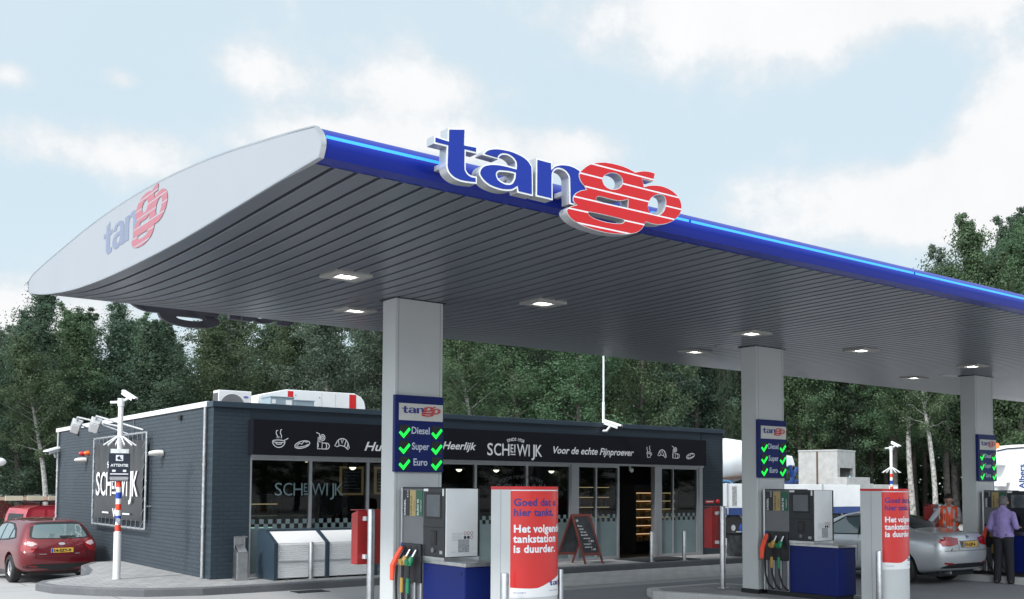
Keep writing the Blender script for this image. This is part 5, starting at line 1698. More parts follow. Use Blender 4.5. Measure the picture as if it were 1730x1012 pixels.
def wheel(root, x, y, r, side, alloy=True, spokes=5):
    M = Matrix.Translation((x, y, r)) @ Matrix.Rotation(R_(-90 * side), 4, 'X')
    w = .105
    tp = [(r * .66, -w), (r * .90, -w), (r * .985, -w * .75), (r, -w * .4), (r, w * .4), (r * .985, w * .75), (r * .90, w), (r * .66, w), (r * .64, w * .6), (r * .64, -w)]
    ty = MB(); ty.lathe(tp, M, 36)
    to = ty.build('wheel', rubber, root, smooth=True, angle=.5)
    rm = MB(); rm.lathe([(r * .64, -w * .8), (r * .64, w * .55), (r * .60, w * .62), (r * .56, w * .45), (r * .56, -w * .2), (0.02, -w * .2)], M, 36)
    ro = rm.build('rim', alu, to, smooth=True, angle=.4)
    sp = MB()
    for k in range(spokes):
        a = 2 * math.pi * k / spokes
        RM = M @ Matrix.Rotation(a, 4, 'Z')
        sp.prism([(.03, -.034), (r * .60, -.022), (r * .60, .022), (.03, .034)], lambda u, v, w_: RM @ Vector((u, v, w_)), w * .15, w * .5)
    sp.lathe([(.05, w * .1), (.055, w * .55), (.02, w * .6)], M, 14)
    sp.build('spokes', alu, to)
    return to


# rows: 0 underside centre, 1 underside edge, 2 sill, 3 door, 4 shoulder, 5 waist, 6 window top, 7 roof side, 8 roof centre
def hatch_rings():
    R = []
    R.append([(.14, 0, .27), (.13, .64, .28), (.06, .80, .36), (.00, .86, .58), (.05, .86, .86), (.13, .80, 1.02), (.42, .665, 1.34), (.52, .54, 1.43), (.52, 0, 1.445)])
    R.append([(.40, 0, .22), (.40, .70, .22), (.38, .88, .32), (.36, .915, .58), (.38, .91, .86), (.44, .845, 1.03), (.72, .665, 1.395), (.80, .555, 1.455), (.80, 0, 1.475)])
    R.append([(1.0, 0, .20), (1.0, .74, .20), (1.0, .88, .30), (1.0, .915, .58), (1.0, .90, .84), (1.0, .85, 1.0), (1.15, .665, 1.42), (1.2, .56, 1.48), (1.2, 0, 1.505)])
    R.append([(1.8, 0, .20), (1.8, .76, .20), (1.8, .885, .30), (1.8, .91, .58), (1.8, .90, .82), (1.8, .855, .96), (1.8, .67, 1.43), (1.8, .56, 1.485), (1.8, 0, 1.51)])
    R.append([(2.5, 0, .20), (2.5, .76, .20), (2.5, .885, .30), (2.5, .91, .58), (2.5, .90, .80), (2.5, .855, .93), (2.42, .66, 1.38), (2.4, .55, 1.44), (2.4, 0, 1.465)])
    R.append([(3.2, 0, .20), (3.2, .74, .20), (3.2, .885, .30), (3.2, .91, .58), (3.2, .89, .78), (3.2, .84, .90), (3.24, .72, .99), (3.22, .58, 1.02), (3.18, 0, 1.05)])
    R.append([(3.75, 0, .21), (3.75, .70, .21), (3.75, .88, .31), (3.75, .905, .56), (3.75, .87, .74), (3.75, .80, .84), (3.75, .66, .88), (3.75, .5, .91), (3.75, 0, .94)])
    R.append([(4.15, 0, .23), (4.15, .62, .23), (4.15, .80, .30), (4.15, .83, .52), (4.15, .79, .66), (4.13, .72, .74), (4.12, .60, .76), (4.10, .45, .78), (4.08, 0, .80)])
    R.append([(4.25, 0, .25), (4.25, .55, .25), (4.27, .66, .32), (4.28, .68, .48), (4.26, .64, .60), (4.24, .58, .66), (4.22, .5, .685), (4.20, .38, .70), (4.20, 0, .715)])
    return R


def sedan_rings():
    R = []
    R.append([(.16, 0, .30), (.15, .64, .30), (.06, .80, .36), (.00, .86, .58), (.03, .85, .84), (.06, .80, .98), (.10, .70, 1.045), (.14, .55, 1.06), (.14, 0, 1.07)])
    R.append([(.40, 0, .24), (.40, .70, .24), (.38, .87, .32), (.36, .89, .58), (.36, .885, .85), (.38, .82, .98), (.40, .72, 1.05), (.42, .56, 1.07), (.42, 0, 1.085)])
    R.append([(.75, 0, .20), (.75, .74, .20), (.75, .87, .30), (.75, .89, .58), (.75, .885, .85), (.75, .83, .98), (.78, .72, 1.06), (.80, .56, 1.085), (.76, 0, 1.10)])
    R.append([(1.2, 0, .20), (1.2, .74, .20), (1.2, .87, .30), (1.2, .89, .58), (1.2, .885, .84), (1.2, .83, .97), (1.36, .66, 1.32), (1.42, .54, 1.385), (1.40, 0, 1.41)])
    R.append([(1.9, 0, .20), (1.9, .76, .20), (1.9, .875, .30), (1.9, .89, .58), (1.9, .88, .82), (1.9, .84, .95), (1.95, .655, 1.385), (1.95, .545, 1.445), (1.95, 0, 1.475)])
    R.append([(2.55, 0, .20), (2.55, .76, .20), (2.55, .875, .30), (2.55, .89, .58), (2.55, .88, .81), (2.55, .84, .93), (2.5, .65, 1.37), (2.5, .54, 1.43), (2.5, 0, 1.46)])
    R.append([(3.35, 0, .20), (3.35, .74, .20), (3.35, .875, .30), (3.35, .89, .58), (3.35, .875, .78), (3.35, .83, .90), (3.38, .72, .98), (3.36, .58, 1.01), (3.3, 0, 1.04)])
    R.append([(3.95, 0, .21), (3.95, .70, .21), (3.95, .87, .31), (3.95, .89, .56), (3.95, .86, .74), (3.95, .79, .83), (3.95, .66, .87), (3.95, .5, .90), (3.95, 0, .93)])
    R.append([(4.42, 0, .23), (4.42, .62, .23), (4.42, .80, .30), (4.42, .83, .52), (4.42, .79, .66), (4.40, .72, .73), (4.38, .60, .75), (4.36, .45, .77), (4.34, 0, .79)])
    R.append([(4.56, 0, .25), (4.56, .55, .25), (4.58, .66, .32), (4.60, .68, .48), (4.58, .64, .60), (4.55, .58, .65), (4.52, .5, .675), (4.50, .38, .69), (4.50, 0, .70)])
    return R


def plate(root, bvh_pt, w_, h_, txt):
    """yellow licence plate; bvh_pt is the plate centre, facing the rear (-x of the car)"""
    c = Vector(bvh_pt)
    p = MB(); p.box(c.x - .012, c.x, -w_ / 2, w_ / 2, c.z - h_ / 2, c.z + h_ / 2)
    po = p.build('licence_plate', plate_yellow, root, bevel=.004)
    b = MB(); b.box(c.x - .0135, c.x - .0122, w_ / 2 - .045, w_ / 2 - .003, c.z - h_ / 2 + .004, c.z + h_ / 2 - .004); b.build('blue_strip', plate_blue, po)
    lettering('plate_lettering', [(wfit(txt, .085, w_ - .12, .004), (c.x - .0145, w_ / 2 - .065, c.z - .032), (0, -1, 0), Z)], dark_trim, po)


def rear_hit(bvh, y, z): return bvh.ray_cast(Vector((-2, y, z)), Vector((1, 0, 0)))[0]


def mirror_poly(poly): return [(-u, v) for u, v in poly[::-1]]


def paint(name, col, metal=.45):
    return mat(name, col, 0.32, metal, var=.02, vs=.6, coat=1.0)


def build_hatch(name, label, pm, plate_txt, group=None):
    t = thing(name, (0, 0, 0), label, 'car', group)
    me = car_body(hatch_rings(), [(.86, .80), (3.48, .80)], .325, .25)
    bvh = BVHTree.FromPolygons([v.co for v in me.vertices], [tuple(p.vertices) for p in me.polygons])
    link_mesh('body', me, pm, t, smooth=True, angle=.6)
    ry = lambda u, v: (-2, u, v)
    P = lambda nm, poly, mt, off=.004: patch(nm, bvh, poly, ry, (1, 0, 0), mt, t, off)
    sl = lambda s_: (lambda u, v: (u, 3 * s_, v))
    rear_glass = mat('rear_glass_pale', (.10, .15, .155), .04, var=0, coat=1.0, spec=.8)
    P('rear_window_seal', [(-.66, 1.06), (-.56, 1.035), (0, 1.025), (.56, 1.035), (.66, 1.06), (.655, 1.15), (.56, 1.385), (.4, 1.405), (0, 1.415), (-.4, 1.405), (-.56, 1.385), (-.655, 1.15)], dark_trim)
    P('rear_window', [(-.62, 1.075), (-.54, 1.052), (0, 1.042), (.54, 1.052), (.62, 1.075), (.60, 1.15), (.515, 1.34), (.4, 1.355), (0, 1.36), (-.4, 1.355), (-.515, 1.34), (-.60, 1.15)], rear_glass, .008)
    P('wiper', [(-.02, 1.05), (-.34, 1.072), (-.36, 1.095), (.0, 1.10), (.03, 1.07)], dark_trim, .02)
    for s_ in (1, -1):
        lamp = [(.50, .91), (.60, .985), (.74, 1.03), (.86, .99), (.90, .80), (.78, .72), (.64, .735)]
        clear = [(.54, .92), (.61, .965), (.73, .985), (.76, .90), (.66, .865)]
        f = lambda q: [(u * s_, v) for u, v in (q if s_ == 1 else q[::-1])]
        lo = P('tail_lamp', f(lamp), tail_red, .012)
        patch('lens', bvh, f(clear), ry, (1, 0, 0), tail_clear, lo, .017)
        P('reflector', f([(.52, .385), (.70, .40), (.71, .435), (.53, .415)]), tail_red, .008)
        sw = [(.62, 1.05), (.80, 1.02), (1.15, .985), (2.05, .945), (2.9, .93), (2.65, 1.12), (2.25, 1.34), (1.8, 1.395), (1.25, 1.37), (.90, 1.25)]
        patch('side_window_seal', bvh, sw, sl(s_), (0, -s_, 0), dark_trim, t, .004, .1)
        for nm, q in (('side_window', [(1.16, 1.02), (1.72, .985), (1.72, 1.36), (1.32, 1.34), (1.12, 1.27)]), ('side_window', [(1.80, .98), (2.78, .955), (2.56, 1.13), (2.20, 1.315), (1.80, 1.36)]), ('side_window', [(.74, 1.06), (1.06, 1.03), (1.04, 1.24), (.92, 1.20)])):
            patch(nm, bvh, q, sl(s_), (0, -s_, 0), mat('side_glass', (.12, .17, .18), .03, var=0, coat=1, spec=.9), t, .008, .1)
        patch('door_line', bvh, [(1.755, .30), (1.765, .30), (1.765, .98), (1.755, .98)], sl(s_), (0, -s_, 0), dark_trim, t, .003, .15)
        patch('door_handle', bvh, [(1.85, .82), (2.02, .825), (2.02, .855), (1.85, .85)], sl(s_), (0, -s_, 0), pm, t, .03, .1)
        m_ = MB(); m_.ball((2.86, s_ * 1.0, 1.0), .10, 10, 8, (.7, 1.1, .75)); m_.build('mirror', pm, t, smooth=True)
        for x in (.86, 3.48): wheel(t, x, s_ * .80, .325, s_)
    P('bumper_insert', [(-.78, .30), (.78, .30), (.80, .42), (.66, .455), (-.66, .455), (-.80, .42)], dark_trim, .006)
    P('tailgate_line', [(-.58, .60), (.58, .60), (.60, .612), (-.60, .612)], mat('gap_dark', (.03, .004, .006), .6, var=0), .003)
    for s_ in (1, -1):
        P('tailgate_line', [(.575 * s_, .60), (.60 * s_, .60), (.52 * s_, .88), (.505 * s_, .88)][::s_], mat('gap_dark', (.03, .004, .006), .6, var=0), .003)
    P('plate_recess', [(-.34, .70), (.34, .70), (.40, .835), (-.40, .835)], mat('recess_red', (.10, .006, .012), .4, var=0), .003)
    h = rear_hit(bvh, 0, .765); plate(t, (h.x - .006, 0, .765), .50, .108, plate_txt)
    bd = [(.075 * math.cos(a), .915 + .030 * math.sin(a)) for a in np.linspace(0, 2 * math.pi, 20)[:-1]]
    P('badge', bd, alu, .012)
    h = rear_hit(bvh, .40, .70)
    q = MB()
    for yy, w_ in ((.42, .16), (-.34, .10)):
        h = rear_hit(bvh, yy, .685)
        q.box(h.x - .008, h.x + .004, yy - w_ / 2, yy + w_ / 2, .678, .694)
    q.build('model_badge', alu, t)
    e = MB(); e.tube([(.10, -.45, .26), (.3, -.45, .26)], .03, 10); e.build('exhaust', steel, t)
    u = MB(); u.box(.25, 4.0, -.62, .62, .19, .30); u.build('underbody', dark_trim, t)
    return t


def build_sedan(name, label, pm, plate_txt, group=None, lights=True):
    t = thing(name, (0, 0, 0), label, 'car', group)
    me = car_body(sedan_rings(), [(.97, .775), (3.62, .775)], .325, .25)
    bvh = BVHTree.FromPolygons([v.co for v in me.vertices], [tuple(p.vertices) for p in me.polygons])
    link_mesh('body', me, pm, t, smooth=True, angle=.6)
    ry = lambda u, v: (-2, u, v)
    P = lambda nm, poly, mt, off=.004: patch(nm, bvh, poly, ry, (1, 0, 0), mt, t, off)
    sl = lambda s_: (lambda u, v: (u, 3 * s_, v))
    tz = lambda u, v: (u, v, 4)
    patch('rear_window', bvh, [(.80, -.60), (.80, .60), (1.30, .52), (1.42, .46), (1.42, -.46), (1.30, -.52)], tz, (0, 0, -1), car_glass, t, .004, .1)
    patch('windscreen', bvh, [(2.62, -.50), (2.62, .50), (3.24, .62), (3.24, -.62)], tz, (0, 0, -1), car_glass, t, .004, .1)
    for s_ in (1, -1):
        f = lambda q: [(u * s_, v) for u, v in (q if s_ == 1 else q[::-1])]
        lo = P('tail_lamp', f([(.36, .955), (.60, .985), (.86, .97), (.90, .87), (.84, .795), (.60, .80), (.38, .835)]), tail_red, .010)
        patch('lens', bvh, f([(.62, .83), (.80, .835), (.82, .90), (.64, .91)]), ry, (1, 0, 0), mat('tail_lamp_bright', (.55, .02, .03), .12, var=.3, vs=20, coat=.8), lo, .014)
        P('reflector', f([(.50, .43), (.74, .445), (.75, .48), (.52, .465)]), tail_red, .008)
        sw = [(1.12, .985), (2.0, .96), (3.08, .935), (2.75, 1.14), (2.4, 1.335), (1.9, 1.37), (1.5, 1.31), (1.25, 1.15)]
        patch('side_window_seal', bvh, sw, sl(s_), (0, -s_, 0), dark_trim, t, .004, .1)
        for q in ([(1.22, 1.01), (1.90, .985), (1.90, 1.345), (1.55, 1.29), (1.36, 1.17)], [(1.97, .985), (2.96, .96), (2.70, 1.13), (2.38, 1.30), (1.97, 1.345)]):
            patch('side_window', bvh, q, sl(s_), (0, -s_, 0), mat('side_glass', (.12, .17, .18), .03, var=0, coat=1, spec=.9), t, .008, .1)
        for xx in (1.935, 1.10):
            patch('door_line', bvh, [(xx, .30), (xx + .008, .30), (xx + .008, .97), (xx, .97)], sl(s_), (0, -s_, 0), dark_trim, t, .003, .15)
        patch('door_line', bvh, [(3.02, .30), (3.028, .30), (3.028, .90), (3.02, .90)], sl(s_), (0, -s_, 0), dark_trim, t, .003, .15)
        for xx in (1.25, 2.12):
            patch('door_handle', bvh, [(xx, .82), (xx + .19, .825), (xx + .19, .855), (xx, .85)], sl(s_), (0, -s_, 0), alu, t, .03, .1)
        m_ = MB(); m_.ball((2.98, s_ * .99, 1.0), .10, 10, 8, (.7, 1.1, .75)); m_.build('mirror', pm, t, smooth=True)
        for x in (.97, 3.62): wheel(t, x, s_ * .775, .325, s_, spokes=7)
    P('bumper_insert', [(-.80, .29), (.80, .29), (.80, .36), (.64, .44), (.40, .455), (-.40, .455), (-.64, .44), (-.80, .36)], dark_trim, .006)
    P('bumper_line', [(-.86, .70), (.86, .70), (.86, .71), (-.86, .71)], mat('gap_grey', (.05, .05, .05), .6, var=0), .003)
    for s_ in (1, -1):
        P('boot_line', [(.355 * s_, .72), (.365 * s_, .72), (.375 * s_, .84), (.365 * s_, .84)][::s_], mat('gap_grey', (.05, .05, .05), .6, var=0), .003)
    P('plate_recess', [(-.30, .765), (.30, .765), (.32, .90), (-.32, .90)], mat('recess_grey', (.12, .125, .13), .4, var=0), .003)
    h = rear_hit(bvh, 0, .83); plate(t, (h.x - .006, 0, .83), .50, .108, plate_txt)
    P('badge', [(.052 * math.cos(a), .985 + .045 * math.sin(a)) for a in np.linspace(0, 2 * math.pi, 20)[:-1]], alu, .012)
    P('badge_letters', [(-.03, 1.005), (-.015, .955), (0, .985), (.015, .955), (.03, 1.005), (.018, 1.005), (.012, .98), (0, 1.0), (-.012, .98), (-.018, 1.005)], sign_blue, .016)
    e = MB(); e.tube([(.10, .45, .27), (.3, .45, .27)], .03, 10); e.build('exhaust', steel, t)
    u = MB(); u.box(.25, 4.2, -.62, .62, .19, .30); u.build('underbody', dark_trim, t)
    a = MB(); a.tube([(1.75, 0, 1.45), (1.60, 0, 1.53)], .008, 6); a.build('aerial', dark_trim, t)
    return t


def put(t, x, y, deg, z=0.0):
    t.location = (x, y, z); t.rotation_euler = (0, 0, R_(deg))


red_car = build_hatch('parked_car', 'dark red hatchback parked beside the shop side wall, rear towards the camera', paint('red_metallic', (.165, .005, .012), .35), '14-SZT-9')
put(red_car, 5.79, 25.32, 95.3, -.37)
silver = build_sedan('parked_car', 'silver saloon standing at the pumps behind the second advertising column', paint('silver_metallic', (.58, .60, .62), .5), '31-LSP-6')
put(silver, 19.48, 10.83, 89)
blue_car = build_sedan('parked_car', 'dark blue car cut by the left picture edge, beyond the red hatchback', paint('dark_blue_metallic', (.02, .03, .06)), '84-KX-52')
put(blue_car, 4.70, 30.5, 94, -.50)
pale_car = build_sedan('parked_car', 'pale blue car roof behind the dark blue car at the left picture edge', paint('pale_blue_metallic', (.30, .38, .48)), '07-TB-41')
put(pale_car, 5.1, 36.3, 94, -.53)

# red van with a ladder on its roof rack
van = thing('parked_van', (0, 0, 0), 'red van with a pale ladder on its roof rack, behind the red hatchback', 'van')
pmv = paint('van_red', (.50, .035, .055), .1)
# side profile (x from the rear, z), widened in steps
vp = [(.0, .35), (.0, 1.0), (.06, 1.55), (.14, 1.76), (.40, 1.84), (2.3, 1.86), (2.75, 1.80), (3.35, 1.15), (4.05, 1.02), (4.28, .80), (4.30, .35)]
b = MB(); n = len(vp); vs = []
for yy, sx_, zk in ((-.90, 1, 1), (.90, 1, 1)): pass
lay = [(-.70, 1.0), (-.86, .0), (.86, .0), (.70, 1.0)]
fs = []
vs = []
for yy, up_ in lay:
    for x, z in vp:
        k = max(0, (z - 1.0) / .85)
        w_ = .90 - .16 * k
        vs.append((x, (1 if yy > 0 else -1) * (w_ - (.05 if up_ else 0)), z + (.0 if not up_ else .0)))
for r in range(3):
    for i in range(n):
        fs.append((r * n + i, r * n + (i + 1) % n, (r + 1) * n + (i + 1) % n, (r + 1) * n + i))
fs += [tuple(range(n - 1, -1, -1)), tuple(range(3 * n, 4 * n))]
b.add(vs, fs)
me = b.mesh('van_body')
bvh = BVHTree.FromPolygons([v.co for v in me.vertices], [tuple(p.vertices) for p in me.polygons])
link_mesh('body', me, pmv, van, bevel=.05, seg=3, smooth=True)
for s_ in (1, -1):
    sl = lambda u, v: (u, 3 * s_, v)
    for q in ([(.12, 1.15), (.62, 1.15), (.62, 1.72), (.26, 1.72)], [(.70, 1.15), (1.15, 1.15), (1.15, 1.72), (.70, 1.72)]):
        patch('side_panel', bvh, q, sl, (0, -s_, 0), paint('van_pink', (.60, .07, .09), .1), van, .012, .2)
    patch('side_window', bvh, [(1.22, 1.15), (1.62, 1.15), (1.62, 1.70), (1.40, 1.74), (1.24, 1.66)], sl, (0, -s_, 0), mat('side_glass', (.12, .17, .18), .03, var=0), van, .012, .2)
    for x in (.8, 3.5): wheel(van, x, s_ * .80, .32, s_)
patch('rear_window', bvh, [(-.62, 1.12), (.62, 1.12), (.55, 1.6), (-.55, 1.6)], lambda u, v: (-2, u, v), (1, 0, 0), car_glass, van, .012, .2)
for s_ in (1, -1):
    patch('tail_lamp', bvh, [(.70 * s_, .75), (.84 * s_, .75), (.82 * s_, 1.1), (.70 * s_, 1.1)][::s_], lambda u, v: (-2, u, v), (1, 0, 0), tail_red, van, .012, .2)
patch('windscreen', bvh, [(-.62, 1.2), (.62, 1.2), (.58, 1.72), (-.58, 1.72)], lambda u, v: (6, u, v), (-1, 0, 0), car_glass, van, .012, .2)
rk = MB()
for x in (.5, 1.3, 2.1):
    rk.box(x - .02, x + .02, -.70, .70, 1.93, 1.96)
    for s_ in (1, -1): rk.box(x - .02, x + .02, s_ * .66 - .02, s_ * .66 + .02, 1.80, 1.93)
for s_ in (1, -1): rk.box(.3, 2.5, s_ * .68 - .015, s_ * .68 + .015, 1.962, 1.99)
rk.build('roof_rack', dark_trim, van)
put(van, 6.25, 33.4, 10, -.55)
lad = thing('ladder', (0, 0, 0), 'pale wooden ladder lying on the roof rack of the red van', 'ladder')
lb = MB()
for s_ in (.0, .36): lb.box(-.5, 3.2, s_ + .1, s_ + .13, 2.0, 2.10)
for i in range(11): lb.box(-.35 + i * .34, -.31 + i * .34, .13, .46, 2.03, 2.07)
lb.build('frame', mat('pale_wood', (.60, .50, .36), .6, var=.1), lad)
pn = MB()
for i in range(6): pn.box(-.48 + i * .62, .02 + i * .62, -.62, -.60, 2.0, 2.14)
pn.build('pale_panel', mat('cream_board', (.75, .66, .50), .6, var=.05), lad)
lad.location = (6.25, 33.4, -.55); lad.rotation_euler = (0, 0, R_(10))

# dark red lorry far left
lor = thing('parked_lorry', (8.5, 49, 0), 'dark red lorry trailer far behind the cars at the left edge', 'lorry')
lm = mat('lorry_red', (.14, .018, .022), .5, var=.12, dirt=.2)
bx('box_body', lm, lor, 4.5, 11.6, 48.0, 50.4, .45, 1.42, bevel=.02)
bx('top_rail', white_paint, lor, 4.5, 11.6, 47.985, 50.4, 1.421, 1.50)
bx('side_lettering', mat('dim_pink', (.40, .25, .25), .6, var=.3, vs=6), lor, 5.2, 8.2, 47.985, 47.999, .85, 1.15)
for x in (5.5, 6.7, 10.8):
    M = Matrix.Translation((x, 48.1, .45)) @ Matrix.Rotation(R_(90), 4, 'X')
    MB().lathe([(.45, -.15), (.45, .15), (.25, .16)], M, 20).build('wheel', rubber, lor)

# ------------------------------------------------------------------ flatbed truck with concrete parts
TY = 24.6
tk = thing('flatbed_truck', (30, 25.8, 0), 'long flatbed truck with white sideboards and a blue lower edge, behind the pumps', 'truck')
sbx = MB()
ends = [25.2, 28.05, 30.9, 33.6, 36.1]
for a, b_ in zip(ends[:-1], ends[1:]):
    MB().box(a + .02, b_ - .02, TY, TY + .05, 1.22, 2.10).build('sideboard', white_truck, tk, bevel=.01)
    MB().box(a + .02, b_ - .02, TY + 2.45, TY + 2.5, 1.22, 2.10).build('sideboard', white_truck, tk, bevel=.01)
for x in ends: MB().box(x - .04, x + .04, TY - .02, TY + .07, 1.0, 2.12).build('stake_post', mat('stake_grey', (.45, .46, .47), .5, .3), tk)
bx('headboard', white_truck, tk, 25.1, 25.18, TY, TY + 2.5, 1.22, 2.3)
bx('tailboard', white_truck, tk, 36.10, 36.16, TY, TY + 2.5, 1.22, 2.10)
bx('deck', mat('deck_wood', (.16, .12, .08), .8), tk, 25.1, 36.1, TY + .06, TY + 2.44, 1.12, 1.22)
bx('lower_edge', truck_blue, tk, 25.1, 36.14, TY - .01, TY + 2.5, .96, 1.215)
bx('chassis', dark_trim, tk, 24.0, 35.9, TY + .7, TY + 1.8, .62, .955)
bx('fold_mark', mat('mark_grey', (.35, .35, .35), .6, var=.4, vs=20), tk, 28.3, 28.55, TY - .012, TY - .002, 1.3, 2.0)
cab = MB(); cab.prism([(21.9, .55), (22.0, 1.6), (22.35, 3.0), (24.0, 3.05), (24.1, .55)], lambda u, v, w_: Vector((u, w_, v)), TY + .02, TY + 2.48)
co_ = cab.build('cab', truck_blue, tk, bevel=.08)
bx('cab_window', car_glass, tk, 22.5, 23.4, TY + .012, TY + .021, 1.75, 2.6)
for x in (22.9, 26.5, 28.40, 34.48, 35.3):
    M = Matrix.Translation((x, TY + .18, .50)) @ Matrix.Rotation(R_(90), 4, 'X')
    wo_ = MB().lathe([(.30, .14), (.42, .16), (.50, .10), (.50, -.14), (.42, -.16)], M, 32).build('wheel', rubber, tk, smooth=True, angle=.5)
    MB().lathe([(.30, .10), (.28, .135), (.20, .06), (.12, .06), (.11, .15), (.02, .16)], M, 28).build('rim', alu, wo_, smooth=True, angle=.4)
    nut = MB()
    for k in range(8):
        a = k * math.pi / 4
        nut.cone(M @ Vector((.19 * math.cos(a), .19 * math.sin(a), .05)), M @ Vector((.19 * math.cos(a), .19 * math.sin(a), .10)), .03, n=8)
    nut.build('wheel_nuts', alu, wo_)
    mg = MB()
    pts = [(x + .60 * math.cos(a), .50 + .60 * math.sin(a)) for a in np.linspace(.15, math.pi - .15, 16)]
    m2 = [(x + .57 * math.cos(a), .50 + .57 * math.sin(a)) for a in np.linspace(math.pi - .15, .15, 16)]
    if x > 24: mg.prism(pts + m2, lambda u, v, w_: Vector((u, w_, v)), TY + .02, TY + .4); mg.build('mudguard', galv, tk)
for x in (28.95, 32.3, 35.9):
    MB().box(x - .09, x + .09, TY - .016, TY + .01, .86, .945).build('side_marker', amber, tk, bevel=.01)
st = MB(); st.tube([(28.9, TY - .03, 1.0), (28.95, TY - .03, 2.12), (29.3, TY + .1, 2.45)], .02, 6); st.build('strap', mid_grey, tk)


def conc(name, label, cx, cy, z0, sx, sy, h, rot, hole=False, cap=0):
    t = thing(name, (cx, cy, z0), label, 'concrete block', 'precast concrete blocks on the flatbed')
    M = Matrix.Translation((cx, cy, 0)) @ Matrix.Rotation(R_(rot), 4, 'Z')
    if hole:
        b = MB(); w = .14
        b.box(-sx / 2, sx / 2, -sy / 2, -sy / 2 + w, z0, z0 + h, M); b.box(-sx / 2, sx / 2, sy / 2 - w, sy / 2, z0, z0 + h, M)
        b.box(-sx / 2, -sx / 2 + w, -sy / 2 + w, sy / 2 - w, z0, z0 + h, M)
        # right end wall with an opening
        b.box(sx / 2 - w, sx / 2, -sy / 2 + w, sy / 2 - w, z0 + h * .70, z0 + h, M)
        b.box(sx / 2 - w, sx / 2, -sy / 2 + w, sy / 2 - w, z0, z0 + h * .45, M)
        b.box(sx / 2 - w, sx / 2, -sy / 2 + w, -sy / 2 + w + .10, z0 + h * .45, z0 + h * .70, M)
        b.box(sx / 2 - w, sx / 2, sy / 2 - w - .10, sy / 2 - w, z0 + h * .45, z0 + h * .70, M)
        b.box(-sx / 2 + w, sx / 2 - w, -sy / 2 + w, sy / 2 - w, z0 + h - .12, z0 + h - .01, M)
        b.build('shell', concrete, t)
        b = MB(); b.box(-sx / 2 - .02, sx / 2 + .02, -sy / 2 - .02, sy / 2 + .02, z0 + h, z0 + h + .07, M); b.build('cover_slab', concrete, t, bevel=.01)
        b = MB(); b.box(-.06, .02, -sy / 2 - .012, -sy / 2 - .004, z0, z0 + h, M); b.build('strap', mat('strap_brown', (.10, .06, .045), .8, var=.1), t)
    else:
        b = MB(); b.box(-sx / 2, sx / 2, -sy / 2, sy / 2, z0, z0 + h, M); b.build('shell', concrete, t, bevel=.015)
        if cap:
            b = MB(); b.box(-sx * .42, sx * .42, -sy * .42, sy * .42, z0 + h, z0 + h + cap, M); b.build('cover_slab', concrete, t, bevel=.01)
    return t


conc('concrete_chamber', 'tall hollow concrete chamber with a square opening standing on the flatbed truck', 36.45, 26.45, 1.222, 1.72, 1.75, 2.27, -79, True)
conc('concrete_slab', 'low concrete block with a lid slab lying on the flatbed right of the tall chamber', 36.2, 25.12, 1.222, 1.9, .88, .93, 0, False, .26)
conc('concrete_slab', 'low concrete block with a small white notice at the rear end of the flatbed', 38.15, 25.25, 1.222, 1.5, 1.1, .90, -6)
bx('notice', white_plain, [o for o in bpy.data.objects if o.name.startswith('concrete_slab')][-1], 38.2, 38.75, 24.60, 24.66, 1.74, 2.05)
bx('deck_extension', truck_blue, tk, 36.17, 39.1, TY + .05, TY + 2.45, .96, 1.215)
bl2 = MB(); bl2.tube([(36.0, 25.02, 2.46), (35.75, 24.98, 1.9)], .03, 6); bl2.build('blue_strap', mat('cyan_strap', (.15, .55, .60), .6, var=0), tk)

# concrete mixer behind the flatbed
mx = thing('mixer_truck', (35.5, 30.2, 0), 'concrete mixer truck with a white drum behind the flatbed truck', 'truck')
ax = Matrix.Translation((33.2, 30.4, 3.0)) @ Matrix.Rotation(R_(84), 4, 'Y')
MB().lathe([(.5, -1.0), (.95, -.6), (1.02, .4), (1.02, 1.4), (.85, 2.4), (.62, 3.6), (.42, 4.3), (.5, 4.6)], ax, 36).build('drum', white_truck, mx, smooth=True, angle=.5)
bx('chassis', truck_blue, mx, 31.0, 38.9, 29.3, 31.4, .8, 1.25)
fr = MB()
for (x0_, z0_, x1_, z1_) in ((37.2, 1.25, 38.4, 2.9), (38.4, 1.25, 37.9, 3.0), (36.9, 2.1, 38.5, 2.3), (36.6, 1.25, 37.6, 2.7)):
    for yy in (29.5, 31.2): fr.tube([(x0_, yy, z0_), (x1_, yy, z1_)], .09, 6)
fr.build('frame', truck_blue, mx)
hp = MB(); hp.prism([(37.6, 2.9), (38.7, 3.0), (38.5, 3.45), (37.5, 3.5)], lambda u, v, w_: Vector((u, w_, v)), 29.8, 31.0); hp.build('hopper', white_truck, mx, bevel=.05)
fd = MB()
pts = [(33.0 + .75 * math.cos(a), 1.55 + .75 * math.sin(a)) for a in np.linspace(.0, math.pi, 16)]
m2 = [(33.0 + .68 * math.cos(a), 1.55 + .68 * math.sin(a)) for a in np.linspace(math.pi, .0, 16)]
fd.prism(pts + m2, lambda u, v, w_: Vector((u, w_, v)), 29.0, 29.5); fd.build('mudguard', mat('pale_blue_plastic', (.14, .36, .60), .4), mx)
tb = MB(); tb.prism([(31.5, 2.25), (36.4, 2.62), (36.4, 2.50), (31.5, 2.13)], lambda u, v, w_: Vector((u, w_, v)), 29.4, 31.2); tb.build('cradle', mat('rust_brown', (.13, .08, .06), .8, var=.2), mx)
for x in (32.0, 33.2, 37.5):
    M = Matrix.Translation((x, 29.5, .5)) @ Matrix.Rotation(R_(90), 4, 'X')
    MB().lathe([(.3, .14), (.5, .12), (.5, -.14), (.3, -.15)], M, 24).build('wheel', rubber, mx)

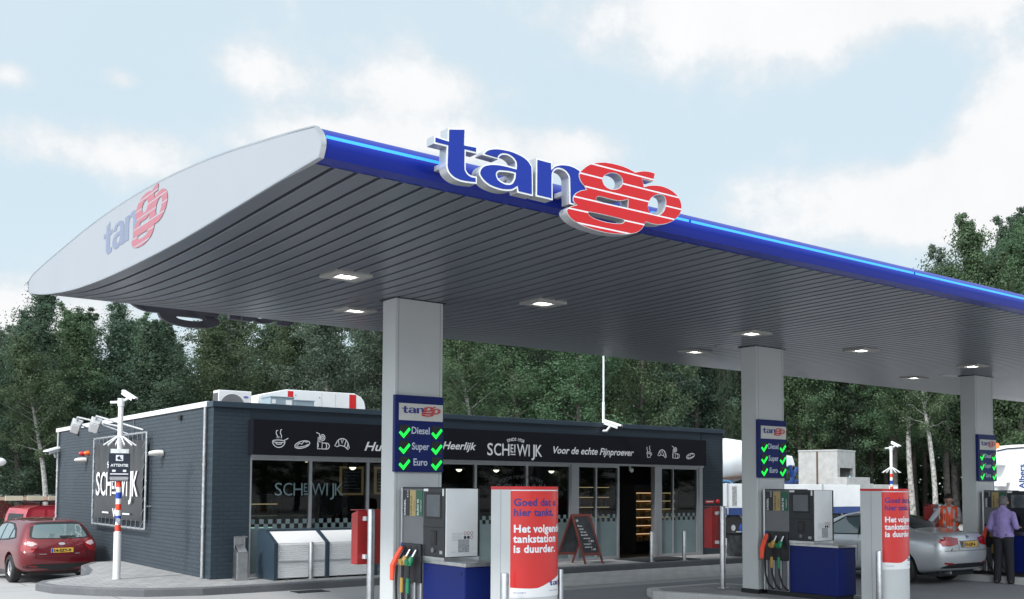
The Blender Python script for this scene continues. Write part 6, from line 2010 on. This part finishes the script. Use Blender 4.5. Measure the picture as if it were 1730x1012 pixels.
# white bulk lorry at the right edge
bk = thing('bulk_lorry', (47.5, 23.5, 0), 'white bulk lorry with an orange beacon behind the right-hand pump', 'lorry')
hx = Matrix.Translation((45.4, 23.5, 0)) @ Matrix.Rotation(R_(-31), 4, 'Z')
b = MB()
b.prism([(.15, 2.25), (.15, 3.05), (-.30, 3.07), (-.30, 3.72), (.0, 3.88), (.5, 3.98), (1.4, 4.02), (5.5, 4.02), (5.5, .9), (.35, .9), (.35, 2.25)], lambda u, v, w_: hx @ Vector((u, w_, v)), 0, 2.4)
b.build('body', white_truck, bk, bevel=.04)
b = MB(); b.tube([hx @ Vector((u, -.02, z)) for u, z in ((-.3, 3.70), (.2, 3.80), (1.0, 3.86), (3, 3.88))], .03, 6); b.build('top_rail', dark_trim, bk)
b = MB(); b.lathe([(.09, 3.78), (.10, 3.95), (.07, 4.05), (.01, 4.07)], hx @ Matrix.Translation((-.08, .3, 0)), 14); b.build('beacon', mat('beacon_orange', (.9, .14, .02), .2, var=0, emit=.4, ecol=(1, .16, .03)), bk, smooth=True)
b = MB(); b.box(-.55, .14, 0, .8, 2.10, 2.30, hx); b.build('step_arm', white_truck, bk)
lettering('lorry_lettering', [(wfit('Albers', .40, 1.12, .008), hx @ Vector((1.02, -.015, 1.98)), (0, 0, 1), (hx.to_3x3() @ Vector((-1, 0, 0))))], truck_blue, bk)
for u in (1.2, 4.4):
    M = hx @ Matrix.Translation((u, .15, .5)) @ Matrix.Rotation(R_(90), 4, 'X')
    MB().lathe([(.3, .14), (.5, .12), (.5, -.14), (.3, -.15)], M, 24).build('wheel', rubber, bk)
b = MB(); b.box(.35, 5.5, .1, 2.3, .55, .9, hx); b.build('chassis', dark_trim, bk)

# ------------------------------------------------------------------ people
def blob(parts, voxel=.011, smooth=5):
    """one continuous surface grown from tapered limbs"""
    b = MB()
    for p in parts:
        if p[0] == 'c':
            _, a, c, r0, r1 = p
            b.cone(a, c, r0, r1, 14); b.ball(a, r0, 14, 8); b.ball(c, r1, 14, 8)
        else:
            _, c, r, scl = p
            b.ball(c, r, 16, 12, scl)
    me = b.mesh('blob', False)
    o = bpy.data.objects.new('blob', me); COL.objects.link(o)
    rm = o.modifiers.new('r', 'REMESH'); rm.mode = 'VOXEL'; rm.voxel_size = voxel
    sm = o.modifiers.new('s', 'SMOOTH'); sm.iterations = smooth; sm.factor = .5
    dg = bpy.context.evaluated_depsgraph_get()
    out = bpy.data.meshes.new_from_object(o.evaluated_get(dg))
    bpy.data.objects.remove(o)
    out.shade_smooth()
    return out


def hand(parts, w, d, s_, curl=.5):
    """palm, four fingers and a thumb from the wrist w along direction d; s_ = side of the thumb"""
    w = Vector(w); d = Vector(d).normalized()
    side = d.cross(Vector((0, 0, 1))).normalized() * s_
    dn = Vector((0, 0, -1))
    parts.append(('c', w, w + d * .05, .026, .030)); parts.append(('c', w + d * .05 + side * .02, w + d * .085 - side * .02, .024, .022))
    for k, (o, l) in enumerate(((.030, .068), (.011, .078), (-.010, .072), (-.030, .056))):
        k0 = w + d * .088 + side * o
        k1 = k0 + (d * (1 - curl * .4) + dn * curl * .6).normalized() * l * .55
        k2 = k1 + (d * (1 - curl) + dn * curl * 1.2).normalized() * l * .5
        parts.append(('c', k0, k1, .0095, .0088)); parts.append(('c', k1, k2, .0088, .0075))
    t0 = w + d * .035 + side * .03
    t1 = t0 + (d * .6 + side * .7 + dn * .2).normalized() * .045
    parts.append(('c', t0, t1, .012, .011)); parts.append(('c', t1, t1 + d * .030 + dn * .012, .0105, .009))


skin_m = mat('skin', (.44, .25, .18), .5, var=.06, vs=6)


def head_parts(c, f=Vector((1, 0, 0))):
    """head with nose, chin, ears, brow; f = where the face points"""
    c = Vector(c); f = Vector(f).normalized(); l = Vector((0, 0, 1)).cross(f).normalized(); u = f.cross(l)
    P = lambda a, b_, d: c + f * a + l * b_ + u * d
    return [('b', P(-.01, 0, .02), .094, (1.05, .93, 1.12)), ('c', P(.030, 0, -.03), P(.045, 0, -.085), .066, .046),
            ('c', P(.088, 0, .005), P(.112, 0, -.028), .010, .014), ('c', P(.080, -.028, .022), P(.080, .028, .022), .016, .016),
            ('c', P(.078, -.018, -.062), P(.078, .018, -.062), .011, .011),
            ('b', P(-.005, .092, -.005), .027, (.75, .4, 1.15)), ('b', P(-.005, -.092, -.005), .027, (.75, .4, 1.15))], P


def make_person(name, label, arms, face, tilt, top_m, leg_m, hair_m, sleeve_end, long_sleeve=True, hair_full=True):
    t = thing(name, (0, 0, 0), label, 'person')
    hc = Vector((.02 + tilt * .10, 0, 1.675 - tilt * .03))
    f = Vector((math.cos(face), math.sin(face), -tilt))
    hp_, P = head_parts(hc, f)
    body = list(hp_) + [('c', (0, 0, 1.46), hc + Vector((-.01, 0, -.07)), .062, .055), ('c', (0, 0, 1.0), (0, 0, 1.36), .11, .105), ('c', (0, -.13, 1.41), (0, .13, 1.41), .045, .045)]
    for s_ in (1, -1):
        body += [('c', (0, s_ * .085, .92), (.01, s_ * .115, .50), .085, .052), ('c', (.01, s_ * .115, .50), (-.01, s_ * .135, .09), .050, .036), ('c', (-.03, s_ * .135, .055), (.14, s_ * .155, .04), .035, .03)]
    for s_, (sh, el, wr, hd) in arms.items():
        body += [('c', sh, el, .045, .040), ('c', el, wr, .038, .027)]
        hand(body, wr, hd, -s_)
    link_mesh('body', blob(body, .0085, 4), skin_m, t)
    top = [('c', (0, 0, 1.02), (0, 0, 1.36), .150, .165), ('c', (0, -.085, 1.38), (0, .085, 1.38), .118, .118), ('c', (-.005, -.140, 1.435), (-.005, .140, 1.435), .066, .066),
           ('c', (0, -.075, 1.12), (0, .075, 1.12), .130, .130), ('c', (0, -.085, .99), (0, .085, .99), .122, .122), ('c', (-.012, 0, 1.46), (.002, 0, 1.555), .088, .070), ('c', (-.035, -.04, 1.50), (-.035, .04, 1.50), .06, .06), ('c', (-.028, 0, 1.52), (-.012, 0, 1.572), .066, .064), ('c', (-.012, .135, 1.445), (-.012, .03, 1.515), .058, .062), ('c', (-.012, -.135, 1.445), (-.012, -.03, 1.515), .058, .062)]
    for s_, (sh, el, wr, hd) in arms.items():
        e = Vector(el).lerp(Vector(wr), sleeve_end)
        top += [('c', sh, el, .070, .058), ('c', el, e, .058, .043)]
    link_mesh('shirt', blob(top, .012, 3), top_m, t)
    leg = [('c', (0, -.085, .945), (0, .085, .945), .122, .122)]
    for s_ in (1, -1):
        leg += [('c', (-.01, s_ * .088, .90), (.01, s_ * .112, .50), .112, .084), ('c', (.01, s_ * .112, .50), (-.012, s_ * .130, .085), .082, .074)]
    link_mesh('trousers', blob(leg, .012, 3), leg_m, t)
    for s_ in (1, -1):
        link_mesh('shoe', blob([('c', (-.055, s_ * .135, .045), (.06, s_ * .145, .045), .045, .046), ('c', (.06, s_ * .145, .038), (.165, s_ * .16, .034), .042, .034)], .01, 3), mat('shoe_leather', (.030, .022, .018), .4, var=.1), t)
    hair = [('b', P(-.028, 0, .048), .098, (1.0, .97, 1.02)), ('b', P(-.055, 0, -.005), .080, (.75, 1.05, 1.0))]
    if hair_full: hair += [('b', P(.03, 0, .10), .05, (1.1, 1.4, .7)), ('b', P(.0, .05, .095), .045, (1, 1, .8)), ('b', P(.0, -.05, .09), .045, (1, 1, .8))]
    link_mesh('hair', blob(hair, .01, 2), hair_m, t)
    for s_ in (1, -1):
        MB().ball(P(.0915, s_ * .032, .0), .0105, 8, 6).build('eye', dark_trim, t, smooth=True)
    return t, P


purple = mat('lilac_shirt', (.30, .235, .50), .8, var=.10, vs=9, bump=.5, bs=16)
darkcloth = mat('dark_trousers', (.016, .017, .022), .85, var=.15, vs=8)
grey_hair = mat('grey_hair', (.16, .155, .15), .8, var=.3, vs=40)
brown_hair = mat('dark_brown_hair', (.022, .015, .012), .7, var=.3, vs=40)
arms = {1: ((0, .180, 1.425), (-.06, .250, 1.15), (.15, .235, .99), (.9, -.2, -.5)), -1: ((0, -.180, 1.425), (-.08, -.275, 1.165), (.19, -.22, 1.16), (1, .2, .1))}
man, P = make_person('person', 'grey haired man in a lilac shirt standing at the right-hand pump, back turned', arms, R_(8), .18, purple, darkcloth, grey_hair, .96, hair_full=False)
MB().lathe([(.150, .985), (.152, 1.02)], Matrix.Diagonal((.90, 1.28, 1, 1)), 28).build('belt', mat('belt_brown', (.03, .018, .012), .5), man, smooth=True)
man.location = (20.47, 10.62, 0.004); man.rotation_euler = (0, 0, R_(10)); man.scale = (1, 1, .99)
vest_o = mat('hi_vis_orange', (.98, .115, .035), .6, var=.06, vs=8, emit=0.0)
silver_t = mat('reflective_tape', (.55, .56, .56), .35, .3, var=.05)
shirt_w = mat('pale_work_shirt', (.52, .54, .58), .8, var=.08, vs=10)
arms = {1: ((0, .185, 1.44), (.02, .27, 1.16), (.22, .14, 1.22), (1, -.35, .1)), -1: ((0, -.185, 1.44), (.08, -.36, 1.22), (.26, -.50, 1.04), (.7, -.5, -.35))}
wk, P = make_person('person', 'dark haired worker in an orange reflective vest standing behind the silver saloon, looking down', arms, R_(-10), .5, shirt_w, darkcloth, brown_hair, .97)
vest = blob([('c', (0, 0, .98), (0, 0, 1.36), .172, .180), ('c', (0, -.085, 1.38), (0, .085, 1.38), .132, .132), ('c', (-.005, -.135, 1.445), (-.005, .135, 1.445), .084, .084),
             ('c', (0, -.085, 1.12), (0, .085, 1.12), .146, .146), ('c', (0, -.09, .93), (0, .09, .93), .142, .142)], .012, 3)
vb = BVHTree.FromPolygons([v.co for v in vest.vertices], [tuple(p.vertices) for p in vest.polygons])
vo = link_mesh('vest', vest, vest_o, wk)
for s_ in (1, -1):
    for d in (1, -1):
        patch('reflective_band', vb, [(s_ * .075, .92), (s_ * .125, .92), (s_ * .125, 1.46), (s_ * .075, 1.46)][::s_], lambda u, v, d=d: (2 * d, u, v), (-d, 0, 0), silver_t, vo, .003, .04)
for d in (1, -1):
    patch('reflective_band', vb, [(-.21, 1.0), (.21, 1.0), (.21, 1.05), (-.21, 1.05)], lambda u, v, d=d: (2 * d, u, v), (-d, 0, 0), silver_t, vo, .003, .04)
patch('zip', vb, [(-.006, .92), (.006, .92), (.006, 1.44), (-.006, 1.44)], lambda u, v: (2, u, v), (-1, 0, 0), mat('zip_grey', (.25, .12, .08), .5, var=0), vo, .003, .04)
patch('open_collar', vb, [(-.055, 1.50), (0, 1.30), (.055, 1.50)], lambda u, v: (2, u, v), (-1, 0, 0), shirt_w, vo, .004, .03)
wk.scale = (.94, .94, .935)
wk.location = (20.80, 11.99, 0.137); wk.rotation_euler = (0, 0, R_(216))

# ------------------------------------------------------------------ trees
def leaf_mat(name, c1, c2, c3):
    mt = bpy.data.materials.new(name)
    mt.use_nodes = True
    t = mt.node_tree
    t.nodes.clear()
    q = G(t)
    co = q.n('ShaderNodeTexCoord').outputs['Object']
    info = q.n('ShaderNodeObjectInfo').outputs['Random']
    f = q.noise(co, .55, 4, .6)
    isl = q.n('ShaderNodeNewGeometry').outputs['Random Per Island']
    c = q.mix(q.ramp(f, .35, .65), (*c1, 1), (*c2, 1))
    c = q.mix(q.math('MULTIPLY', isl, .4), c, (*c3, 1))
    hs = q.n('ShaderNodeHueSaturation')
    q.link(q.math('ADD', .47, q.math('MULTIPLY', info, .06)), hs.inputs['Hue'])
    q.link(q.math('ADD', .75, q.math('MULTIPLY', info, .5)), hs.inputs['Value'])
    q.link(c, hs.inputs['Color'])
    d = q.n('ShaderNodeBsdfDiffuse'); q.link(hs.outputs[0], d.inputs[0])
    tr = q.n('ShaderNodeBsdfTranslucent'); q.link(hs.outputs[0], tr.inputs[0])
    gl = q.n('ShaderNodeBsdfGlossy'); gl.inputs['Roughness'].default_value = .45; gl.inputs[0].default_value = (.5, .55, .55, 1)
    m1 = q.n('ShaderNodeMixShader'); m1.inputs[0].default_value = .42
    q.link(d.outputs[0], m1.inputs[1]); q.link(tr.outputs[0], m1.inputs[2])
    m2_ = q.n('ShaderNodeMixShader'); m2_.inputs[0].default_value = .025
    q.link(m1.outputs[0], m2_.inputs[1]); q.link(gl.outputs[0], m2_.inputs[2])
    o = q.n('ShaderNodeOutputMaterial'); q.link(m2_.outputs[0], o.inputs[0])
    return mt


leaf_a = leaf_mat('leaves_green', (.072, .122, .066), (.108, .160, .082), (.104, .152, .080))
leaf_b = leaf_mat('leaves_blue_green', (.064, .108, .072), (.092, .142, .090), (.092, .136, .086))
leaf_c = leaf_mat('leaves_grey_green', (.084, .120, .086), (.114, .152, .108), (.122, .158, .112))
bark_d = mat('bark_dark', (.075, .068, .060), .9, var=.3, vs=6, bump=.6)
bark_m = mat('bark_grey', (.12, .115, .105), .9, var=.35, vs=6, bump=.5)
bark_p = mat('bark_pale', (.34, .33, .31), .8, var=.45, vs=7, bump=.5, bs=14)


def leaf_cloud(centres, sig, per, size, rg):
    """many small pointed leaves scattered round the given points"""
    C_ = np.repeat(np.asarray(centres), per, axis=0)
    S_ = np.repeat(np.asarray(sig), per)[:, None]
    n = len(C_)
    p = C_ + rg.normal(size=(n, 3)) * S_ * np.array([1, 1, .75])
    a = rg.normal(size=(n, 3)); a[:, 2] *= .6; a /= np.linalg.norm(a, axis=1)[:, None]
    b = rg.normal(size=(n, 3)); b -= a * (a * b).sum(1)[:, None]; b /= np.linalg.norm(b, axis=1)[:, None]
    L = (size * rg.uniform(.6, 1.35, n))[:, None]
    out = p - C_; out[:, 2] += .35 * S_[:, 0]; out /= np.linalg.norm(out, axis=1)[:, None] + 1e-9
    nr = out * .9 + rg.normal(size=(n, 3)) * .36; nr /= np.linalg.norm(nr, axis=1)[:, None]
    a -= nr * (a * nr).sum(1)[:, None]; a /= np.linalg.norm(a, axis=1)[:, None] + 1e-9
    b = np.cross(nr, a)
    v = np.stack([p - a * L * .5, p + b * L * .30 - a * L * .05, p + a * L * .5, p - b * L * .30 - a * L * .05], 1).reshape(-1, 3)
    me = bpy.data.meshes.new('leaves')
    me.vertices.add(n * 4); me.vertices.foreach_set('co', v.ravel())
    me.loops.add(n * 4); me.loops.foreach_set('vertex_index', np.arange(n * 4, dtype=np.int32))
    me.polygons.add(n); me.polygons.foreach_set('loop_start', np.arange(0, n * 4, 4, dtype=np.int32))
    me.polygons.foreach_set('loop_total', np.full(n, 4, dtype=np.int32))
    me.update(calc_edges=True)
    return me


def tree_proto(seed, kind):
    rg = np.random.default_rng(seed)
    H = 12.0
    start, R, lm, bk_, nb = {'alder': (.10, 2.5, leaf_a, bark_d, 46), 'poplar': (.16, 1.9, leaf_b, bark_d, 50), 'loose': (.20, 2.7, leaf_c, bark_m, 36), 'birch': (.40, 2.6, leaf_a, bark_p, 40), 'tall': (.36, 2.7, leaf_a, bark_d, 42)}[kind]
    root = thing(kind + '_tree', (0, 0, 0), 'x', 'tree')
    lean = rg.normal(size=2) * .25
    trunk = lambda t: np.array([lean[0] * t * t * 2 + .12 * math.sin(t * 7 + seed), lean[1] * t * t * 2 + .12 * math.cos(t * 6 + seed), t * H])
    b = MB()
    b.tube([trunk(t) for t in np.linspace(0, .96, 14)], [.17 * (1 - t) ** .8 + .015 for t in np.linspace(0, .96, 14)], 9)
    cs, sg = [], []
    for k in range(nb):
        t = start + (0.97 - start) * (k + rg.uniform(0, 1)) / nb
        u = (t - start) / (1 - start)
        prof = R * (math.sin(math.pi * min(1, .16 + .84 * u ** .75)) ** .8 + .08) * rg.uniform(.38, 1.22)
        az_ = k * 2.4 + rg.uniform(-.5, .5)
        p0 = trunk(t)
        rise = rg.uniform(.25, .75) + .6 * u
        d = np.array([math.cos(az_), math.sin(az_), rise]); d /= np.linalg.norm(d)
        pts = [p0 + d * prof * s + np.array([0, 0, -.10 * prof * s * s]) + rg.normal(size=3) * .05 * s for s in np.linspace(0, 1, 5)]
        kb = .5 if kind == 'birch' else 1.0
        b.tube(pts, [(.055 * (1 - u) + .02) * kb, (.04 * (1 - u) + .016) * kb, .025 * kb, .015 * kb, .008 * kb], 5)
        m = max(3, int(prof * 2.6))
        for s in np.linspace(.30, 1.05, m):
            q = p0 + d * prof * s + rg.normal(size=3) * .18
            cs.append(q); sg.append(rg.uniform(.16, .36))
    for k in range(11):
        p0 = trunk(rg.uniform(.68, .95)); L_ = rg.uniform(.9, 2.0)
        d = np.array([rg.normal() * .32, rg.normal() * .32, 1.0]); d /= np.linalg.norm(d)
        b.tube([p0, p0 + d * L_ * .5, p0 + d * L_], [.02, .012, .005], 5)
        for s in np.linspace(.35, 1.0, 5):
            cs.append(p0 + d * L_ * s + rg.normal(size=3) * .06); sg.append(.17 - .09 * s)
    for s in np.linspace(.86, 1.03, 8):
        cs.append(trunk(s) + rg.normal(size=3) * .08); sg.append(.13)
    tr_o = link_mesh('trunk', b.mesh('trunk', False), bk_, root, smooth=True)
    per = int(34000 / len(cs))
    link_mesh('crown', leaf_cloud(cs, sg, per, .112, rg), lm, root)
    return root


protos = [tree_proto(3, 'alder'), tree_proto(8, 'alder'), tree_proto(15, 'poplar'), tree_proto(21, 'poplar'), tree_proto(34, 'loose'), tree_proto(55, 'birch'), tree_proto(63, 'tall')]
used = set()
KL = ['broad dark green', 'rounded dark green', 'slim upright blue green', 'narrow upright dark green', 'loose grey green', 'pale stemmed high crowned', 'dark stemmed high crowned']
SKY = [(84.2, .141), (81.9, .155), (80.3, .133), (79.0, .168), (77.7, .146), (76.2, .152), (74.7, .160), (73.6, .132), (72.5, .145), (70.8, .155), (67.1, .184), (55.5, .236), (46, .240), (43.0, .232), (41.6, .238), (40.2, .225), (38.9, .208), (33.2, .150), (31.4, .150), (30.2, .200), (29.3, .230), (28.4, .246), (27.0, .262), (25.3, .272), (21.7, .268), (18, .25)]
SKY.sort()
sk = lambda a: float(np.interp(a, [p[0] for p in SKY], [p[1] for p in SKY]))
prng = random.Random(5)


def region(a):
    if a > 72.3: return 'left of the shop'
    if a > 55: return 'behind the shop, left half'
    if a > 42: return 'behind the shop, right half'
    if a > 30: return 'behind the flatbed truck'
    return 'behind the canopy at the right edge'


def plant(ang, r, h, vi, wide=1.0):
    if ang < 36 and h > 12.3: h *= .93
    x, y = r * math.cos(R_(ang)), r * math.sin(R_(ang))
    lab = KL[vi] + ' tree in the wood ' + region(ang)
    p = protos[vi]
    if vi not in used:
        used.add(vi); o = p; o.location = (x, y, gz(x, y)); o['label'] = lab
    else:
        o = clone(p, (x, y, gz(x, y)), lab)
    o['group'] = 'wood trees ' + region(ang) + ', ' + KL[vi]
    s = h / 12.0
    o.scale = (wide * (.55 + .45 * s), wide * (.55 + .45 * s), s)
    o.rotation_euler = (0, 0, prng.uniform(0, 6.28))
    return o


for row, (r0, step, hm) in enumerate(((49, 2.9, 1.0), (54, 2.8, .99), (60, 3.0, .98), (67, 3.4, .97))):
    a = 86.5 - row * 1.3
    while a > 20:
        r = r0 + (12 if a < 40 else 12 * max(0, (50 - a) / 10) if a < 50 else 0) + prng.uniform(-1.6, 1.6)
        e = sk(a)
        h = 1.9 + r * math.tan(math.asin(e)) * prng.uniform(.84, 1.0) * hm
        if row == 3: h = 1.9 + r * e * prng.uniform(.75, .92)
        if 29.0 < a < 34.5 and row < 3: vi = 6
        elif a < 36: vi = prng.choice([6, 5, 4, 0, 1, 3] if row == 0 else [0, 1, 2, 6])
        elif a > 72: vi = prng.choice([0, 2, 4, 1, 3])
        else: vi = prng.choice([0, 1, 4, 1, 0, 2])
        plant(a, r, h, vi, prng.uniform(.92, 1.18))
        a -= math.degrees(step / r) * prng.uniform(.8, 1.2)
# peaks that show above the skyline
for ang, r, vi, kf in ((79.0, 50, 2, 1.0), (76.1, 52, 3, 1.0), (74.9, 49, 2, 1.0), (72.3, 51, 3, 1.0), (29.5, 63, 4, 1.0), (28.0, 62, 1, 1.0), (26.6, 61, 0, 1.0)):
    plant(ang, r, 1.9 + r * sk(ang) * 1.02 * kf, vi)

plant(78.0, 45.5, 7.6, 5, .8); plant(31.75, 57.5, 12.2, 5, .9); plant(30.65, 55.5, 11.8, 5, .8); plant(36.7, 60, 12.5, 6); plant(55.3, 45, 9.5, 5, .9)
plant(41.9, 58, 15.4, 3, .34); plant(41.3, 57, 15.6, 2, .30)
# the trees across the road, which the shop windows reflect
for i in range(20):
    u = i / 19
    x, y = 16 + 72 * u + prng.uniform(-1.5, 1.5), -37 + 9 * u + prng.uniform(-3, 3)
    o = clone(protos[i % 2], (x, y, 0), 'dark green tree across the road that the shop windows reflect')
    o['group'] = 'trees across the road'
    s = prng.uniform(.75, 1.0); o.scale = (1.5 * s, 1.5 * s, s); o.rotation_euler = (0, 0, prng.uniform(0, 6.28))
# undergrowth and the depth of the wood: countless leaves, one mass each
rg = np.random.default_rng(77)
A = np.radians(rg.uniform(16, 84, 1500)); Rr = np.where(A < R_(42), 62, 51) + rg.uniform(-3, 10, 1500)
pts = np.stack([Rr * np.cos(A), Rr * np.sin(A), rg.uniform(-.3, 3.2, 1500) * rg.uniform(.4, 1, 1500)], 1)
pts = pts[~((A > R_(28.5)) & (A < R_(34.5)))]
ug = link_mesh('undergrowth', leaf_cloud(pts, np.full(len(pts), .55), 80, .15, rg), leaf_c)
tag(ug, 'tangled grey green undergrowth at the foot of the wood', kind='stuff')
A = np.radians(rg.uniform(12, 90, 2600)); Rr = np.where(A < R_(42), 80, 72) + rg.uniform(0, 8, 2600)
pts = np.stack([Rr * np.cos(A), Rr * np.sin(A), rg.uniform(0, 1, 2600) ** 1.5 * np.array([Rr[i] * sk(math.degrees(A[i])) * .80 for i in range(2600)])], 1)
wd = link_mesh('woodland', leaf_cloud(pts, np.full(2600, .9), 60, .50, rg), leaf_b)
tag(wd, 'dense dark depth of the wood behind the front trees', kind='stuff')
